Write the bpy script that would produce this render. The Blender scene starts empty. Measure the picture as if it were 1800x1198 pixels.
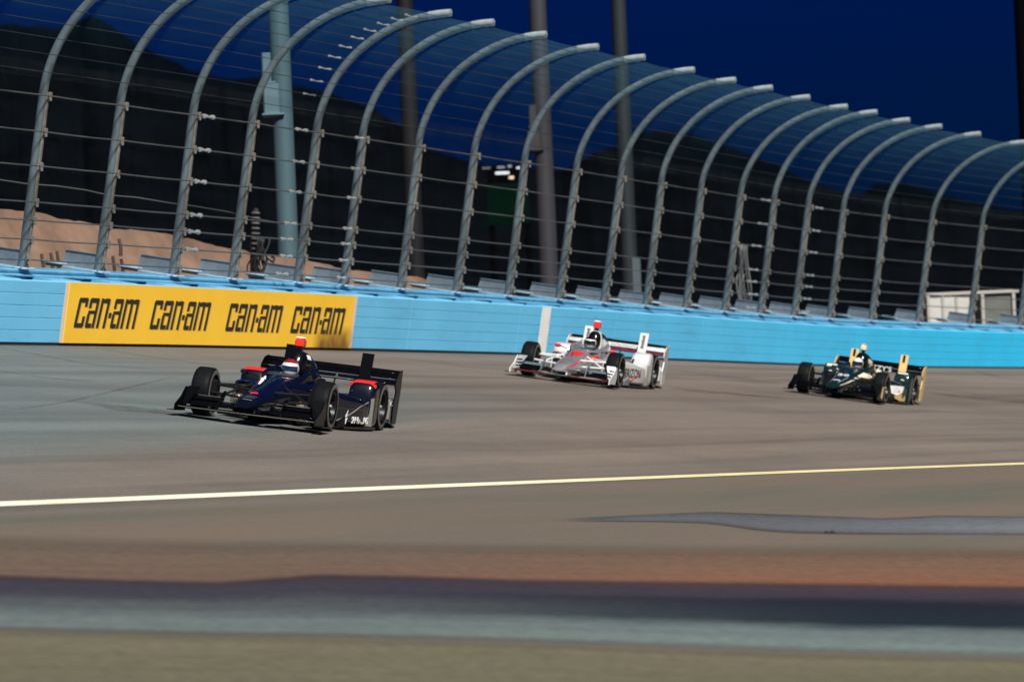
import bpy, math, random
import numpy as np
from mathutils import Matrix, Vector
random.seed(7); rng = np.random.default_rng(7)
SC = bpy.context.scene
COL = SC.collection
R = math.radians

# ------------------------------------------------------------------ camera
F, PW, PH = 7200.0, 1800.0, 1198.0          # focal length in photo pixels (144 mm on a 36 mm sensor)
PITCH, ROLL = 0.032013, -0.041835
_cp, _sp = math.cos(PITCH), math.sin(PITCH); _c, _s = math.cos(ROLL), math.sin(ROLL)
FW = np.array([0, _cp, _sp]); _up = np.array([0, -_sp, _cp]); _rt = np.array([1.0, 0, 0])
RT = _c * _rt + _s * _up; UP = -_s * _rt + _c * _up
cd = bpy.data.cameras.new('camera'); cam = bpy.data.objects.new('camera', cd); COL.objects.link(cam)
cam.matrix_world = Matrix(((RT[0], UP[0], -FW[0], 0), (RT[1], UP[1], -FW[1], 0), (RT[2], UP[2], -FW[2], 0), (0, 0, 0, 1)))
cd.sensor_width = 36; cd.lens = F / PW * 36; cd.clip_start = 0.5; cd.clip_end = 9000
cd.dof.use_dof = True; cd.dof.focus_distance = 58.0; cd.dof.aperture_fstop = 2.0
SC.camera = cam

# ------------------------------------------------------------------ world, sun, exposure
SUN_EL, SUN_AZ = 46.0, (0.36, -0.93)          # direction towards the light, seen from above
w = bpy.data.worlds.new('World'); SC.world = w; w.use_nodes = True
nt = w.node_tree; nt.nodes.clear()
sky = nt.nodes.new('ShaderNodeTexSky'); sky.sky_type = 'NISHITA'; sky.sun_disc = False
sky.sun_elevation = R(1.5); sky.sun_rotation = math.atan2(SUN_AZ[0], SUN_AZ[1])
sky.altitude = 300; sky.air_density = 1.0; sky.dust_density = 0.3; sky.ozone_density = 4.0
mx = nt.nodes.new('ShaderNodeMix'); mx.data_type = 'RGBA'; mx.blend_type = 'MULTIPLY'; mx.inputs[0].default_value = 1
mx.inputs[7].default_value = (0.003, 0.108, 0.62, 1)
bg = nt.nodes.new('ShaderNodeBackground'); bg.inputs[1].default_value = 0.055
wo = nt.nodes.new('ShaderNodeOutputWorld')
nt.links.new(sky.outputs[0], mx.inputs[6]); nt.links.new(mx.outputs[2], bg.inputs[0]); nt.links.new(bg.outputs[0], wo.inputs[0])
sd = bpy.data.lights.new('sun', 'SUN'); sun = bpy.data.objects.new('sun', sd); COL.objects.link(sun)
sd.energy = 3.7; sd.angle = R(9); sd.color = (1.0, 0.965, 0.90)
_az = Vector((SUN_AZ[0], SUN_AZ[1], 0)).normalized()
sun.rotation_euler = (_az * math.cos(R(SUN_EL)) + Vector((0, 0, math.sin(R(SUN_EL))))).to_track_quat('Z', 'Y').to_euler()
sun.location = (20, -40, 40)
SC.view_settings.view_transform = 'Standard'; SC.view_settings.look = 'None'
SC.view_settings.exposure = 0.97; SC.view_settings.gamma = 1; SC.view_settings.use_curve_mapping = False
SC.render.engine = 'CYCLES'; SC.cycles.max_bounces = 6; SC.cycles.transparent_max_bounces = 24
SC.cycles.use_denoising = True

# ------------------------------------------------------------------ helpers
def tag(o, label=None, cat=None, group=None, kind=None):
    for k, v in (('label', label), ('category', cat), ('group', group), ('kind', kind)):
        if v: o[k] = v
    return o

def thing(name, loc, label, cat, group=None, kind=None, mat=None):
    o = bpy.data.objects.new(name, None); COL.objects.link(o); o.empty_display_size = 0.3
    if mat is not None: o.matrix_world = mat
    else: o.location = loc
    o['_l'] = 1; del o['_l']
    return tag(o, label, cat, group, kind)

class MB:
    def __init__(s): s.v = []; s.f = []; s.uv = None
    def add(s, vs, fs):
        n = len(s.v); s.v += [tuple(map(float, p)) for p in vs]; s.f += [tuple(i + n for i in f) for f in fs]; return s
    def hexa(s, p):                       # 8 corners: bottom loop then top loop
        return s.add(p, [(3, 2, 1, 0), (4, 5, 6, 7), (0, 1, 5, 4), (1, 2, 6, 5), (2, 3, 7, 6), (3, 0, 4, 7)])
    def box(s, x0, x1, y0, y1, z0, z1):
        return s.hexa([(x0, y0, z0), (x1, y0, z0), (x1, y1, z0), (x0, y1, z0), (x0, y0, z1), (x1, y0, z1), (x1, y1, z1), (x0, y1, z1)])
    def bbox(s, x0, x1, y0, y1, z0, z1, b=0.01):   # box with chamfered edges
        vs = []; 
        for (zz, k) in ((z0, b), (z0 + b, 0), (z1 - b, 0), (z1, b)):
            xa, xb, ya, yb = x0 + k, x1 - k, y0 + k, y1 - k; c = b
            vs += [(xa + c, ya, zz), (xb - c, ya, zz), (xb, ya + c, zz), (xb, yb - c, zz), (xb - c, yb, zz), (xa + c, yb, zz), (xa, yb - c, zz), (xa, ya + c, zz)]
        fs = [tuple(range(7, -1, -1)), tuple(range(24, 32))]
        for k in range(3):
            for i in range(8):
                j = (i + 1) % 8; fs.append((k * 8 + i, k * 8 + j, k * 8 + 8 + j, k * 8 + 8 + i))
        return s.add(vs, fs)
    def rings(s, rg, closed=True, cap=True):
        n = len(rg[0]); vs = [p for r in rg for p in r]; fs = []
        for k in range(len(rg) - 1):
            for i in range(n if closed else n - 1):
                j = (i + 1) % n; fs.append((k * n + i, k * n + j, (k + 1) * n + j, (k + 1) * n + i))
        if cap and closed:
            fs.append(tuple(range(n - 1, -1, -1))); fs.append(tuple((len(rg) - 1) * n + i for i in range(n)))
        return s.add(vs, fs)
    def tube(s, pts, r, n=8, cap=True, sq=None):
        pts = [np.array(p, float) for p in pts]; m = len(pts); rs = r if hasattr(r, '__len__') else [r] * m
        rg = []; ref = None
        for i in range(m):
            t = pts[min(i + 1, m - 1)] - pts[max(i - 1, 0)]; t /= np.linalg.norm(t) + 1e-12
            if ref is None:
                ref = np.array([0, 0, 1.0]) if abs(t[2]) < .9 else np.array([1.0, 0, 0])
            b = np.cross(t, ref); b /= np.linalg.norm(b) + 1e-12; a = np.cross(b, t); ref = a
            k2 = sq if sq else 1
            rg.append([pts[i] + rs[i] * (math.cos(2 * math.pi * k / n) * a + k2 * math.sin(2 * math.pi * k / n) * b) for k in range(n)])
        return s.rings(rg, True, cap)
    def grid(s, P):                        # P[i][j] -> points
        ni, nj = len(P), len(P[0]); vs = [p for r in P for p in r]
        return s.add(vs, [(i * nj + j, (i + 1) * nj + j, (i + 1) * nj + j + 1, i * nj + j + 1) for i in range(ni - 1) for j in range(nj - 1)])
    def build(s, name, mat, parent=None, smooth=False, world=False, bevel=0):
        me = bpy.data.meshes.new(name); me.from_pydata(s.v, [], s.f); me.update()
        if mat: me.materials.append(mat)
        if smooth: 
            me.polygons.foreach_set('use_smooth', [True] * len(me.polygons))
            if smooth != 'all': me.set_sharp_from_angle(angle=R(38))
        if s.uv is not None:
            ul = me.uv_layers.new(name='uv'); li = np.empty(len(me.loops), int); me.loops.foreach_get('vertex_index', li)
            ul.data.foreach_set('uv', np.array(s.uv, float)[li].ravel())
        o = bpy.data.objects.new(name, me); COL.objects.link(o)
        if parent:
            o.parent = parent
            if world: o.matrix_parent_inverse = parent.matrix_world.inverted() if parent.type != 'EMPTY' else Matrix.Translation(-Vector(parent.location))
        return o

def fix(mb):                               # outward normals
    return mb

# ------------------------------------------------------------------ materials
class NT:
    def __init__(s, m): s.t = m.node_tree; s.n = s.t.nodes
    def new(s, ty, **kw):
        n = s.n.new(ty)
        for k, v in kw.items():
            if hasattr(n, k) and not k.startswith('i_'): setattr(n, k, v)
        return n
    def link(s, a, b): s.t.links.new(a, b)

def mat(name, col, rough=0.6, metal=0.0, spec=0.5, coat=0.0, noise=0.0, nscale=6.0, bump=0.0, bscale=40.0, emit=None, estr=0, stretch=None, col2=None):
    m = bpy.data.materials.new(name); m.use_nodes = True; N = NT(m); b = N.n['Principled BSDF']
    b.inputs['Base Color'].default_value = (*col, 1); b.inputs['Roughness'].default_value = rough
    b.inputs['Metallic'].default_value = metal; b.inputs['Specular IOR Level'].default_value = spec
    b.inputs['Coat Weight'].default_value = coat; b.inputs['Coat Roughness'].default_value = 0.05
    if emit: b.inputs['Emission Color'].default_value = (*emit, 1); b.inputs['Emission Strength'].default_value = estr
    tc = N.new('ShaderNodeTexCoord')
    src = tc.outputs['Object']
    if stretch:
        mp = N.new('ShaderNodeMapping'); mp.inputs['Scale'].default_value = stretch; N.link(src, mp.inputs[0]); src = mp.outputs[0]
    if noise:
        n = N.new('ShaderNodeTexNoise'); n.inputs['Scale'].default_value = nscale; n.inputs['Detail'].default_value = 6; n.inputs['Roughness'].default_value = .65
        N.link(src, n.inputs['Vector'])
        r = N.new('ShaderNodeValToRGB'); r.color_ramp.elements[0].position = .3; r.color_ramp.elements[1].position = .7
        c2 = col2 if col2 else tuple(c * (1 - noise) for c in col)
        r.color_ramp.elements[0].color = (*c2, 1); r.color_ramp.elements[1].color = (*[min(1, c * (1 + noise * .6)) for c in col], 1)
        N.link(n.outputs[0], r.inputs[0]); N.link(r.outputs[0], b.inputs['Base Color'])
        rr = N.new('ShaderNodeMapRange'); rr.inputs['To Min'].default_value = max(0, rough - .08); rr.inputs['To Max'].default_value = min(1, rough + .1)
        N.link(n.outputs[0], rr.inputs[0]); N.link(rr.outputs[0], b.inputs['Roughness'])
    if bump:
        n2 = N.new('ShaderNodeTexNoise'); n2.inputs['Scale'].default_value = bscale; n2.inputs['Detail'].default_value = 4
        N.link(src, n2.inputs['Vector'])
        bp = N.new('ShaderNodeBump'); bp.inputs['Strength'].default_value = bump; bp.inputs['Distance'].default_value = .02
        N.link(n2.outputs[0], bp.inputs['Height']); N.link(bp.outputs[0], b.inputs['Normal'])
    return m

# ------------------------------------------------------------------ geometry of the track
A0, A1, NA = -60.0, 110.0, 1701
AT = np.linspace(A0, A1, NA); DA = AT[1] - AT[0]
_k = -0.00236422 + 0.000121732 * np.clip(AT, -25, 66)
_i0 = int(np.argmin(abs(AT)))
_th = -np.cumsum(_k) * DA; _th = _th - _th[_i0] + 1.178771
TX = np.cumsum(np.cos(_th)) * DA; TY = np.cumsum(np.sin(_th)) * DA
TX = TX - TX[_i0] - 8.016241; TY = TY - TY[_i0] + 66.59242
H0, LEAN = 2.487761, 0.185194
def axis(a): return np.interp(a, AT, TX), np.interp(a, AT, TY), np.interp(a, AT, _th)
def dzw(a): return np.interp(a, [-12, -.61, 5.43, 12.78, 21.81, 32.88, 44.62, 60.5], [-.06, -.0486, -.006, .025, .047, .028, -.02, .01])
_po = [-5, 0, 5.2, 6.0, 12.9, 13.7, 24, 27, 31, 40, 400]
_ps = [0.1829, 0.1829, .1829, .2024, .2053, .118, .112, .05, .015, 0.0, 0.0]
_oo = np.linspace(-5, 60, 1301); _pz = -np.cumsum(np.interp(_oo, _po, _ps)) * (_oo[1] - _oo[0]); _pz -= np.interp(0, _oo, _pz)
def gz0(a, o): return H0 + np.interp(o, _oo, _pz) + dzw(a) * np.exp(-np.maximum(o, 0) / 2.5) - 0.05 * np.exp(-np.maximum(o, 0) / 1.2)
FIX = []                                      # gentle undulations of the surface: (x, y, amplitude)
def gz(a, o):
    z = gz0(a, o)
    if FIX:
        x, y, t = axis(a); x = x + math.sin(t) * o; y = y - math.cos(t) * o
        for fx, fy, am in FIX:
            d2 = (x - fx) ** 2 + (y - fy) ** 2
            if d2 < 36: z += am * math.exp(-d2 / (2 * 1.5 ** 2))
    return z
def gpt(a, o, lift=0.0):
    x, y, t = axis(a); return np.array([x + math.sin(t) * o, y - math.cos(t) * o, gz(a, o) + lift])
def wall_frame(a):
    x, y, t = axis(a); n = np.array([math.sin(t), -math.cos(t), 0.0])
    return np.array([x, y, H0 + dzw(a)]), n, np.array([math.cos(t), math.sin(t), 0.0])
def wp(a, off, hg):                          # off: towards the track in the bank's plane, hg: up the leaning wall
    p, n, t = wall_frame(a); cb, sb = math.cos(LEAN), math.sin(LEAN)
    return p + n * (off * cb + hg * sb) + np.array([0, 0, -off * sb + hg * cb])
def ray(px, py): 
    d = FW + RT * (px - PW / 2) / F - UP * (py - PH / 2) / F; return d
def to_ao(x, y):
    i = np.argmin((x - TX) ** 2 + (y - TY) ** 2); t = _th[i]
    return AT[i] + (x - TX[i]) * math.cos(t) + (y - TY[i]) * math.sin(t), (x - TX[i]) * math.sin(t) - (y - TY[i]) * math.cos(t)
def ghit(px, py, near=20, far=140):          # where the line of sight through a point of the photo meets the ground
    d = ray(px, py); lo = None
    ts = np.arange(near, far, .5)
    for t in ts:
        q = d * t; a, o = to_ao(q[0], q[1])
        if q[2] < gz(a, o): lo = t; break
    if lo is None: return None
    l, h = lo - .5, lo
    for _ in range(14):
        m = (l + h) / 2; q = d * m; a, o = to_ao(q[0], q[1])
        if q[2] < gz(a, o): h = m
        else: l = m
    return a, o
def warc(px, off, hg):                       # arc length on the wall seen at photo column px
    aa = np.linspace(-15, 75, 721); P = np.array([wp(a, off, hg) for a in aa]); x = PW / 2 + F * (P @ RT) / (P @ FW)
    return float(np.interp(px, x, aa))
def at_depth(px, py, D): d = ray(px, py); return d * D

# where each race car stands: fitted to the outlines of its tyres in the photo
TYRES = dict(ff=(0, -.825, .328, .26), fn=(0, .825, .328, .26), rn=(-3.0, .795, .342, .39))
def car_frame(q):
    a, o, yaw, pit, rol = q; e = .4; x, y, t = axis(a); s = -(gz0(a, o + e) - gz0(a, o - e)) / (2 * e)
    up = np.array([math.sin(t) * s, -math.cos(t) * s, 1.0]); up /= np.linalg.norm(up)
    f = -np.array([math.sin(yaw), math.cos(yaw), 0.0]); f -= up * (f @ up); f /= np.linalg.norm(f); l = np.cross(up, f)
    f2 = f * math.cos(pit) + up * math.sin(pit); up = np.cross(f2, l); l2 = l * math.cos(rol) + up * math.sin(rol); up = np.cross(f2, l2)
    return np.array([x + math.sin(t) * o, y - math.cos(t) * o, gz0(a, o)]), f2, l2, up
def car_res(q, ob):
    O, f, l, u = car_frame(q); r = []
    an = np.linspace(0, 2 * math.pi, 72, endpoint=False)
    for k, side in (('ff', -1), ('fn', 1), ('rn', 1)):
        x, y, rad, wd = TYRES[k]; P = []
        for yy, rr in ((y - wd / 2, rad * .95), (y - wd * .4, rad), (y + wd * .4, rad), (y + wd / 2, rad * .95)):
            P.append(O + np.outer(x + rr * np.cos(an), f) + np.outer(rad + rr * np.sin(an), u) + l * yy)
        P = np.concatenate(P); d = P @ FW; X = PW / 2 + F * (P @ RT) / d; Y = PH / 2 - F * (P @ UP) / d
        r += [(X.min() if side < 0 else X.max()) - ob[k][0], Y.max() - ob[k][1]]
    return np.array(r + [q[3] * 8, q[4] * 8, 0.])
def fit_car(q, ob):
    q = np.array(q, float); lam = 1e-3; r = car_res(q, ob)
    for _ in range(60):
        J = np.stack([(car_res(q + dq, ob) - r) / 1e-4 for dq in np.eye(5) * 1e-4], 1); A = J.T @ J
        s = np.linalg.solve(A + lam * np.diag(np.diag(A)), -J.T @ r); r2 = car_res(q + s, ob)
        if r2 @ r2 < r @ r: q = q + s; r = r2; lam *= .4
        else: lam *= 4
    return q
CARS = []
for q0, ob in (((-8.7, 8.8, .2, 0, 0), dict(ff=(333, 731), fn=(596, 756.7), rn=(684.5, 756.7))), ((13.8, 4.3, .27, 0, 0), dict(ff=(915, 662), fn=(1098, 682), rn=(1160, 683.7))), ((23.2, 6.9, .38, 0, 0), dict(ff=(1400, 691), fn=(1564.5, 709), rn=(1615, 711.5)))):
    q = fit_car(q0, ob); CARS.append(car_frame(q))
_cp4 = np.array([O + f * x + l * y for O, f, l, u in CARS for x, y in ((0, .825), (0, -.825), (-3, .8), (-3, -.8))])
_dz = np.array([p_[2] - gz0(*to_ao(p_[0], p_[1])) for p_ in _cp4]) - .004
_G = np.exp(-((_cp4[:, None, :2] - _cp4[None, :, :2]) ** 2).sum(-1) / (2 * 1.5 ** 2)); FIX += [(p_[0], p_[1], w_) for p_, w_ in zip(_cp4, np.linalg.solve(_G + np.eye(12) * 1e-3, _dz))]
# ------------------------------------------------------------------ ground
def ground_mat():
    m = bpy.data.materials.new('asphalt'); m.use_nodes = True; N = NT(m); b = N.n['Principled BSDF']
    uv = N.new('ShaderNodeUVMap'); uv.uv_map = 'uv'
    def noise(sc, scale, det=5, rough=.6):
        mp = N.new('ShaderNodeMapping'); mp.inputs['Scale'].default_value = (*sc, 1); N.link(uv.outputs[0], mp.inputs[0])
        n = N.new('ShaderNodeTexNoise'); n.inputs['Scale'].default_value = scale; n.inputs['Detail'].default_value = det; n.inputs['Roughness'].default_value = rough
        N.link(mp.outputs[0], n.inputs['Vector']); return n.outputs[0]
    def ramp(src, els):
        r = N.new('ShaderNodeValToRGB'); cr = r.color_ramp
        while len(cr.elements) < len(els): cr.elements.new(.5)
        for e, (p, c) in zip(cr.elements, els): e.position = p; e.color = (*c, 1)
        N.link(src, r.inputs[0]); return r.outputs[0]
    def mix(f, a, c, mode='MIX'):
        x = N.new('ShaderNodeMix'); x.data_type = 'RGBA'; x.blend_type = mode
        if hasattr(f, 'is_linked') or not isinstance(f, float): N.link(f, x.inputs[0])
        else: x.inputs[0].default_value = f
        N.link(a, x.inputs[6]); N.link(c, x.inputs[7]); return x.outputs[2]
    def mrange(src, a0, a1, b0, b1):
        r = N.new('ShaderNodeMapRange'); r.interpolation_type = 'SMOOTHSTEP'
        for k, v in zip(('From Min', 'From Max', 'To Min', 'To Max'), (a0, a1, b0, b1)): r.inputs[k].default_value = v
        N.link(src, r.inputs[0]); return r.outputs[0]
    sep = N.new('ShaderNodeSeparateXYZ'); N.link(uv.outputs[0], sep.inputs[0])
    big = ramp(noise((.05, .16), 1.0, 4), [(.30, (.170, .200, .200)), (.50, (.210, .200, .182)), (.72, (.245, .200, .175))])
    # teal light towards the near end painted into the asphalt, browner round the turn
    wt = N.new('ShaderNodeMath'); wt.operation = 'MULTIPLY_ADD'; N.link(mrange(sep.outputs[1], 6.5, 13.0, 0, 1), wt.inputs[0]); wt.inputs[1].default_value = 26; N.link(sep.outputs[0], wt.inputs[2])
    nz = noise((.09, .5), 1.0, 4); wn = N.new('ShaderNodeMath'); wn.operation = 'MULTIPLY_ADD'; N.link(nz, wn.inputs[0]); wn.inputs[1].default_value = 16; N.link(wt.outputs[0], wn.inputs[2])
    tone = mrange(wn.outputs[0], -10, 30, 0, 1)
    c1 = ramp(tone, [(0, (.215, .310, .335)), (.42, (.205, .226, .218)), (.62, (.235, .200, .175)), (1, (.255, .200, .165))])
    base = mix(.68, big, c1)
    # tyre-polished lanes running along the track
    st = noise((.035, 1.3), 1.0, 6, .62)
    base = mix(.85, base, ramp(st, [(.25, (.80, .81, .83)), (.5, (.99, .99, .99)), (.75, (1.14, 1.12, 1.10))]), 'MULTIPLY')
    groove = noise((.012, .5), 2.1, 3, .5)
    base = mix(.8, base, ramp(groove, [(.36, (.70, .70, .72)), (.5, (1, 1, 1)), (.66, (1.12, 1.12, 1.13))]), 'MULTIPLY')
    off = sep.outputs[1]
    ln = N.new('ShaderNodeMath'); ln.operation = 'MULTIPLY_ADD'; N.link(noise((.05, .6), 1.0, 5), ln.inputs[0]); ln.inputs[1].default_value = 3.0; N.link(off, ln.inputs[2])
    lane = ramp(mrange(ln.outputs[0], 0, 16, 0, 1), [(0, (1, 1, 1)), (.30, (1.02, 1.02, 1.02)), (.40, (.84, .83, .83)), (.54, (.80, .79, .79)), (.66, (1, 1, 1)), (1, (.95, .95, .95))])
    base = mix(.85, base, lane, 'MULTIPLY')
    blot = noise((.22, .55), .8, 6, .68)
    base = mix(.6, base, ramp(blot, [(.32, (.74, .77, .80)), (.5, (1, 1, 1)), (.7, (1.18, 1.15, 1.10))]), 'MULTIPLY')
    fine = noise((9, 22), 1.0, 4, .7)
    base = mix(.7, base, ramp(fine, [(.3, (.80, .80, .80)), (.7, (1.17, 1.17, 1.17))]), 'MULTIPLY')
    # dustier, browner surface below the line, olive nearest the camera
    inf = mrange(sep.outputs[1], 13.6, 14.6, 0, 1)
    base = mix(inf, base, mix(.8, ramp(noise((.06, .5), 1.0, 5), [(.3, (.150, .148, .118)), (.5, (.195, .162, .130)), (.72, (.225, .165, .130))]), ramp(fine, [(.3, (.86, .86, .86)), (.7, (1.12, 1.12, 1.12))]), 'MULTIPLY'))
    gl = N.new('ShaderNodeRGB'); gl.outputs[0].default_value = (.585, .582, .575, 1); base = mix(1.0, base, gl.outputs[0], 'MULTIPLY')
    N.link(base, b.inputs['Base Color'])
    b.inputs['Roughness'].default_value = .78; b.inputs['Specular IOR Level'].default_value = .25
    bp = N.new('ShaderNodeBump'); bp.inputs['Strength'].default_value = .25; bp.inputs['Distance'].default_value = .01
    N.link(fine, bp.inputs['Height']); N.link(bp.outputs[0], b.inputs['Normal'])
    return m
M_ASPH = ground_mat()
g = MB(); aa = np.concatenate([np.arange(-58, 75, 1.0), np.arange(75, 106, 3.0)]); oo = np.concatenate([np.arange(-.6, 1.5, .3), np.arange(1.5, 32, .5), [34, 38, 44]])
P = [[gpt(a, o) for o in oo] for a in aa]; g.grid(P); g.uv = [(a, o) for a in aa for o in oo]
g.f = [f[::-1] for f in g.f]
tag(g.build('race_track', M_ASPH, smooth='all'), 'banked asphalt race track curving past the wall', kind='structure')
M_LAND = mat('desert_ground', (.10, .075, .055), .95, spec=.1, noise=.4, nscale=.05, bump=.4, bscale=2)
g = MB(); g.grid([[(x, y, -1.95) for y in np.linspace(-400, 6000, 5)] for x in np.linspace(-3500, 3500, 5)]); g.f = [f[::-1] for f in g.f]
tag(g.build('ground', M_LAND), kind='structure')

def ribbon(name, top, bot, material, lift, nu=60, nv=14, label=None):
    """a flat sheet on the ground between two lines given as points of the photo"""
    top = np.array(top, float); bot = np.array(bot, float)
    us = np.linspace(0, 1, nu); mb = MB(); P = []; uv = []
    x0, x1 = top[0, 0], top[-1, 0]
    T = []; B = []
    for u in us:
        x = x0 + (x1 - x0) * u; T.append(ghit(x, np.interp(x, top[:, 0], top[:, 1]))); B.append(ghit(x, np.interp(x, bot[:, 0], bot[:, 1])))
    for u, t, bb in zip(us, T, B):
        row = []
        for v in np.linspace(0, 1, nv):
            a = t[0] + (bb[0] - t[0]) * v; o = t[1] + (bb[1] - t[1]) * v; row.append(gpt(a, o, lift)); uv.append((u, v))
        P.append(row)
    mb.grid(P); mb.uv = uv
    o = mb.build(name, material, smooth='all'); 
    return tag(o, label, kind='structure')

def patch_mat(name, ramp_els, edge=.12, u_edge=0.0, warp=.12, alpha=1.0, useu=None, grain=9.0, vedge1=None):
    """old asphalt and dirt: colour by place on the patch, ragged worn edges"""
    m = bpy.data.materials.new(name); m.use_nodes = True; N = NT(m); b = N.n['Principled BSDF']; L = N.link
    uv = N.new('ShaderNodeUVMap'); uv.uv_map = 'uv'; sep = N.new('ShaderNodeSeparateXYZ'); L(uv.outputs[0], sep.inputs[0])
    mp = N.new('ShaderNodeMapping'); mp.inputs['Scale'].default_value = (7, 5, 1); L(uv.outputs[0], mp.inputs[0])
    n = N.new('ShaderNodeTexNoise'); n.inputs['Scale'].default_value = 1.0; n.inputs['Detail'].default_value = 6; n.inputs['Roughness'].default_value = .6; L(mp.outputs[0], n.inputs['Vector'])
    sb = N.new('ShaderNodeMath'); sb.operation = 'SUBTRACT'; L(n.outputs[0], sb.inputs[0]); sb.inputs[1].default_value = .5
    ma = N.new('ShaderNodeMath'); ma.operation = 'MULTIPLY_ADD'; L(sb.outputs[0], ma.inputs[0]); ma.inputs[1].default_value = warp * 2; L(sep.outputs[1], ma.inputs[2])
    v = ma.outputs[0]
    def ramp(els):
        r = N.new('ShaderNodeValToRGB'); cr = r.color_ramp; cr.interpolation = 'EASE'
        while len(cr.elements) < len(els): cr.elements.new(.5)
        for e, (p, c) in zip(cr.elements, els): e.position = p; e.color = (*c, 1)
        L(v, r.inputs[0]); return r.outputs[0]
    c = ramp(ramp_els)
    if useu:
        c2 = ramp(useu); x = N.new('ShaderNodeMix'); x.data_type = 'RGBA'
        mr = N.new('ShaderNodeMapRange'); mr.interpolation_type = 'SMOOTHSTEP'; mr.inputs['From Min'].default_value = .2; mr.inputs['From Max'].default_value = .85; L(sep.outputs[0], mr.inputs[0])
        L(mr.outputs[0], x.inputs[0]); L(c, x.inputs[6]); L(c2, x.inputs[7]); c = x.outputs[2]
    geo = N.new('ShaderNodeNewGeometry')
    g1 = N.new('ShaderNodeTexNoise'); g1.inputs['Scale'].default_value = grain; g1.inputs['Detail'].default_value = 5; L(geo.outputs['Position'], g1.inputs['Vector'])
    r1 = N.new('ShaderNodeValToRGB'); r1.color_ramp.elements[0].position = .3; r1.color_ramp.elements[0].color = (.74, .74, .74, 1); r1.color_ramp.elements[1].position = .7; r1.color_ramp.elements[1].color = (1.15, 1.15, 1.15, 1)
    L(g1.outputs[0], r1.inputs[0])
    x = N.new('ShaderNodeMix'); x.data_type = 'RGBA'; x.blend_type = 'MULTIPLY'; x.inputs[0].default_value = .8; L(c, x.inputs[6]); L(r1.outputs[0], x.inputs[7]); c = x.outputs[2]
    mp2 = N.new('ShaderNodeMapping'); mp2.inputs['Scale'].default_value = (5, 60, 1); mp2.inputs['Rotation'].default_value = (0, 0, .05); L(uv.outputs[0], mp2.inputs[0])
    n3 = N.new('ShaderNodeTexNoise'); n3.inputs['Scale'].default_value = .35; n3.inputs['Detail'].default_value = 5; L(mp2.outputs[0], n3.inputs['Vector'])
    r3 = N.new('ShaderNodeValToRGB'); r3.color_ramp.elements[0].position = .32; r3.color_ramp.elements[0].color = (.86, .86, .87, 1); r3.color_ramp.elements[1].position = .68; r3.color_ramp.elements[1].color = (1.10, 1.10, 1.09, 1)
    L(n3.outputs[0], r3.inputs[0])
    x = N.new('ShaderNodeMix'); x.data_type = 'RGBA'; x.blend_type = 'MULTIPLY'; x.inputs[0].default_value = .75; L(c, x.inputs[6]); L(r3.outputs[0], x.inputs[7])
    x2 = N.new('ShaderNodeMix'); x2.data_type = 'RGBA'; x2.blend_type = 'MULTIPLY'; x2.inputs[0].default_value = 1; L(x.outputs[2], x2.inputs[6]); x2.inputs[7].default_value = (.55, .55, .545, 1)
    L(x2.outputs[2], b.inputs['Base Color']); b.inputs['Roughness'].default_value = .8; b.inputs['Specular IOR Level'].default_value = .25
    def sm(src, a0, a1):
        r = N.new('ShaderNodeMapRange'); r.interpolation_type = 'SMOOTHSTEP'; r.inputs['From Min'].default_value = a0; r.inputs['From Max'].default_value = a1; L(src, r.inputs[0]); return r.outputs[0]
    def mul(p, q):
        k = N.new('ShaderNodeMath'); k.operation = 'MULTIPLY'; L(p, k.inputs[0])
        if isinstance(q, float): k.inputs[1].default_value = q
        else: L(q, k.inputs[1])
        return k.outputs[0]
    al = mul(sm(sep.outputs[1], 0.0, edge), sm(sep.outputs[1], 1.0, 1.0 - (vedge1 or edge)))
    if u_edge: al = mul(al, mul(sm(sep.outputs[0], 0.0, u_edge), sm(sep.outputs[0], 1.0, 1 - u_edge)))
    L(mul(al, alpha), b.inputs['Alpha'])
    return m

# surface courses of the infield, nearest the camera last
M_OLIVE = patch_mat('olive_asphalt', [(0, (.215, .200, .128)), (.35, (.185, .175, .110)), (1, (.165, .158, .112))], edge=.10, warp=.08)
ribbon('asphalt_patch', [(-160, 1104), (0, 1107), (500, 1118), (900, 1128), (1400, 1146), (1960, 1160)], [(-160, 1290), (1960, 1290)], M_OLIVE, .004, nv=10)
M_DIRT = patch_mat('dust_stain', [(0, (.195, .162, .130)), (.5, (.21, .15, .112)), (1, (.215, .14, .105))], edge=.5, warp=.10, alpha=.9, vedge1=.03,
                   useu=[(0, (.20, .17, .12)), (.5, (.26, .148, .096)), (1, (.32, .14, .080))])
ribbon('dust_stain', [(-160, 930), (500, 945), (1000, 950), (1960, 955)], [(-160, 1016), (0, 1018), (200, 1024), (380, 1026), (450, 1022), (560, 1015), (700, 1017), (900, 1025), (1300, 1030), (1960, 1038)], M_DIRT, .004)
M_DARK = patch_mat('dark_asphalt', [(0, (.042, .036, .050)), (.30, (.052, .050, .072)), (.52, (.10, .118, .130)), (.78, (.175, .225, .225)), (1, (.20, .24, .215))], edge=.13, warp=.08,
                   useu=[(0, (.095, .050, .060)), (.20, (.055, .040, .060)), (.34, (.006, .012, .028)), (.58, (.006, .018, .032)), (.72, (.17, .22, .23)), (1, (.25, .33, .31))])
ribbon('asphalt_patch', [(-160, 1006), (0, 1008), (200, 1016), (380, 1020), (450, 1015), (560, 1006), (700, 1008), (900, 1015), (1300, 1020), (1960, 1028)],
       [(-160, 1111), (0, 1113), (500, 1124), (900, 1134), (1400, 1152), (1960, 1166)], M_DARK, .008, nv=20)
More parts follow.
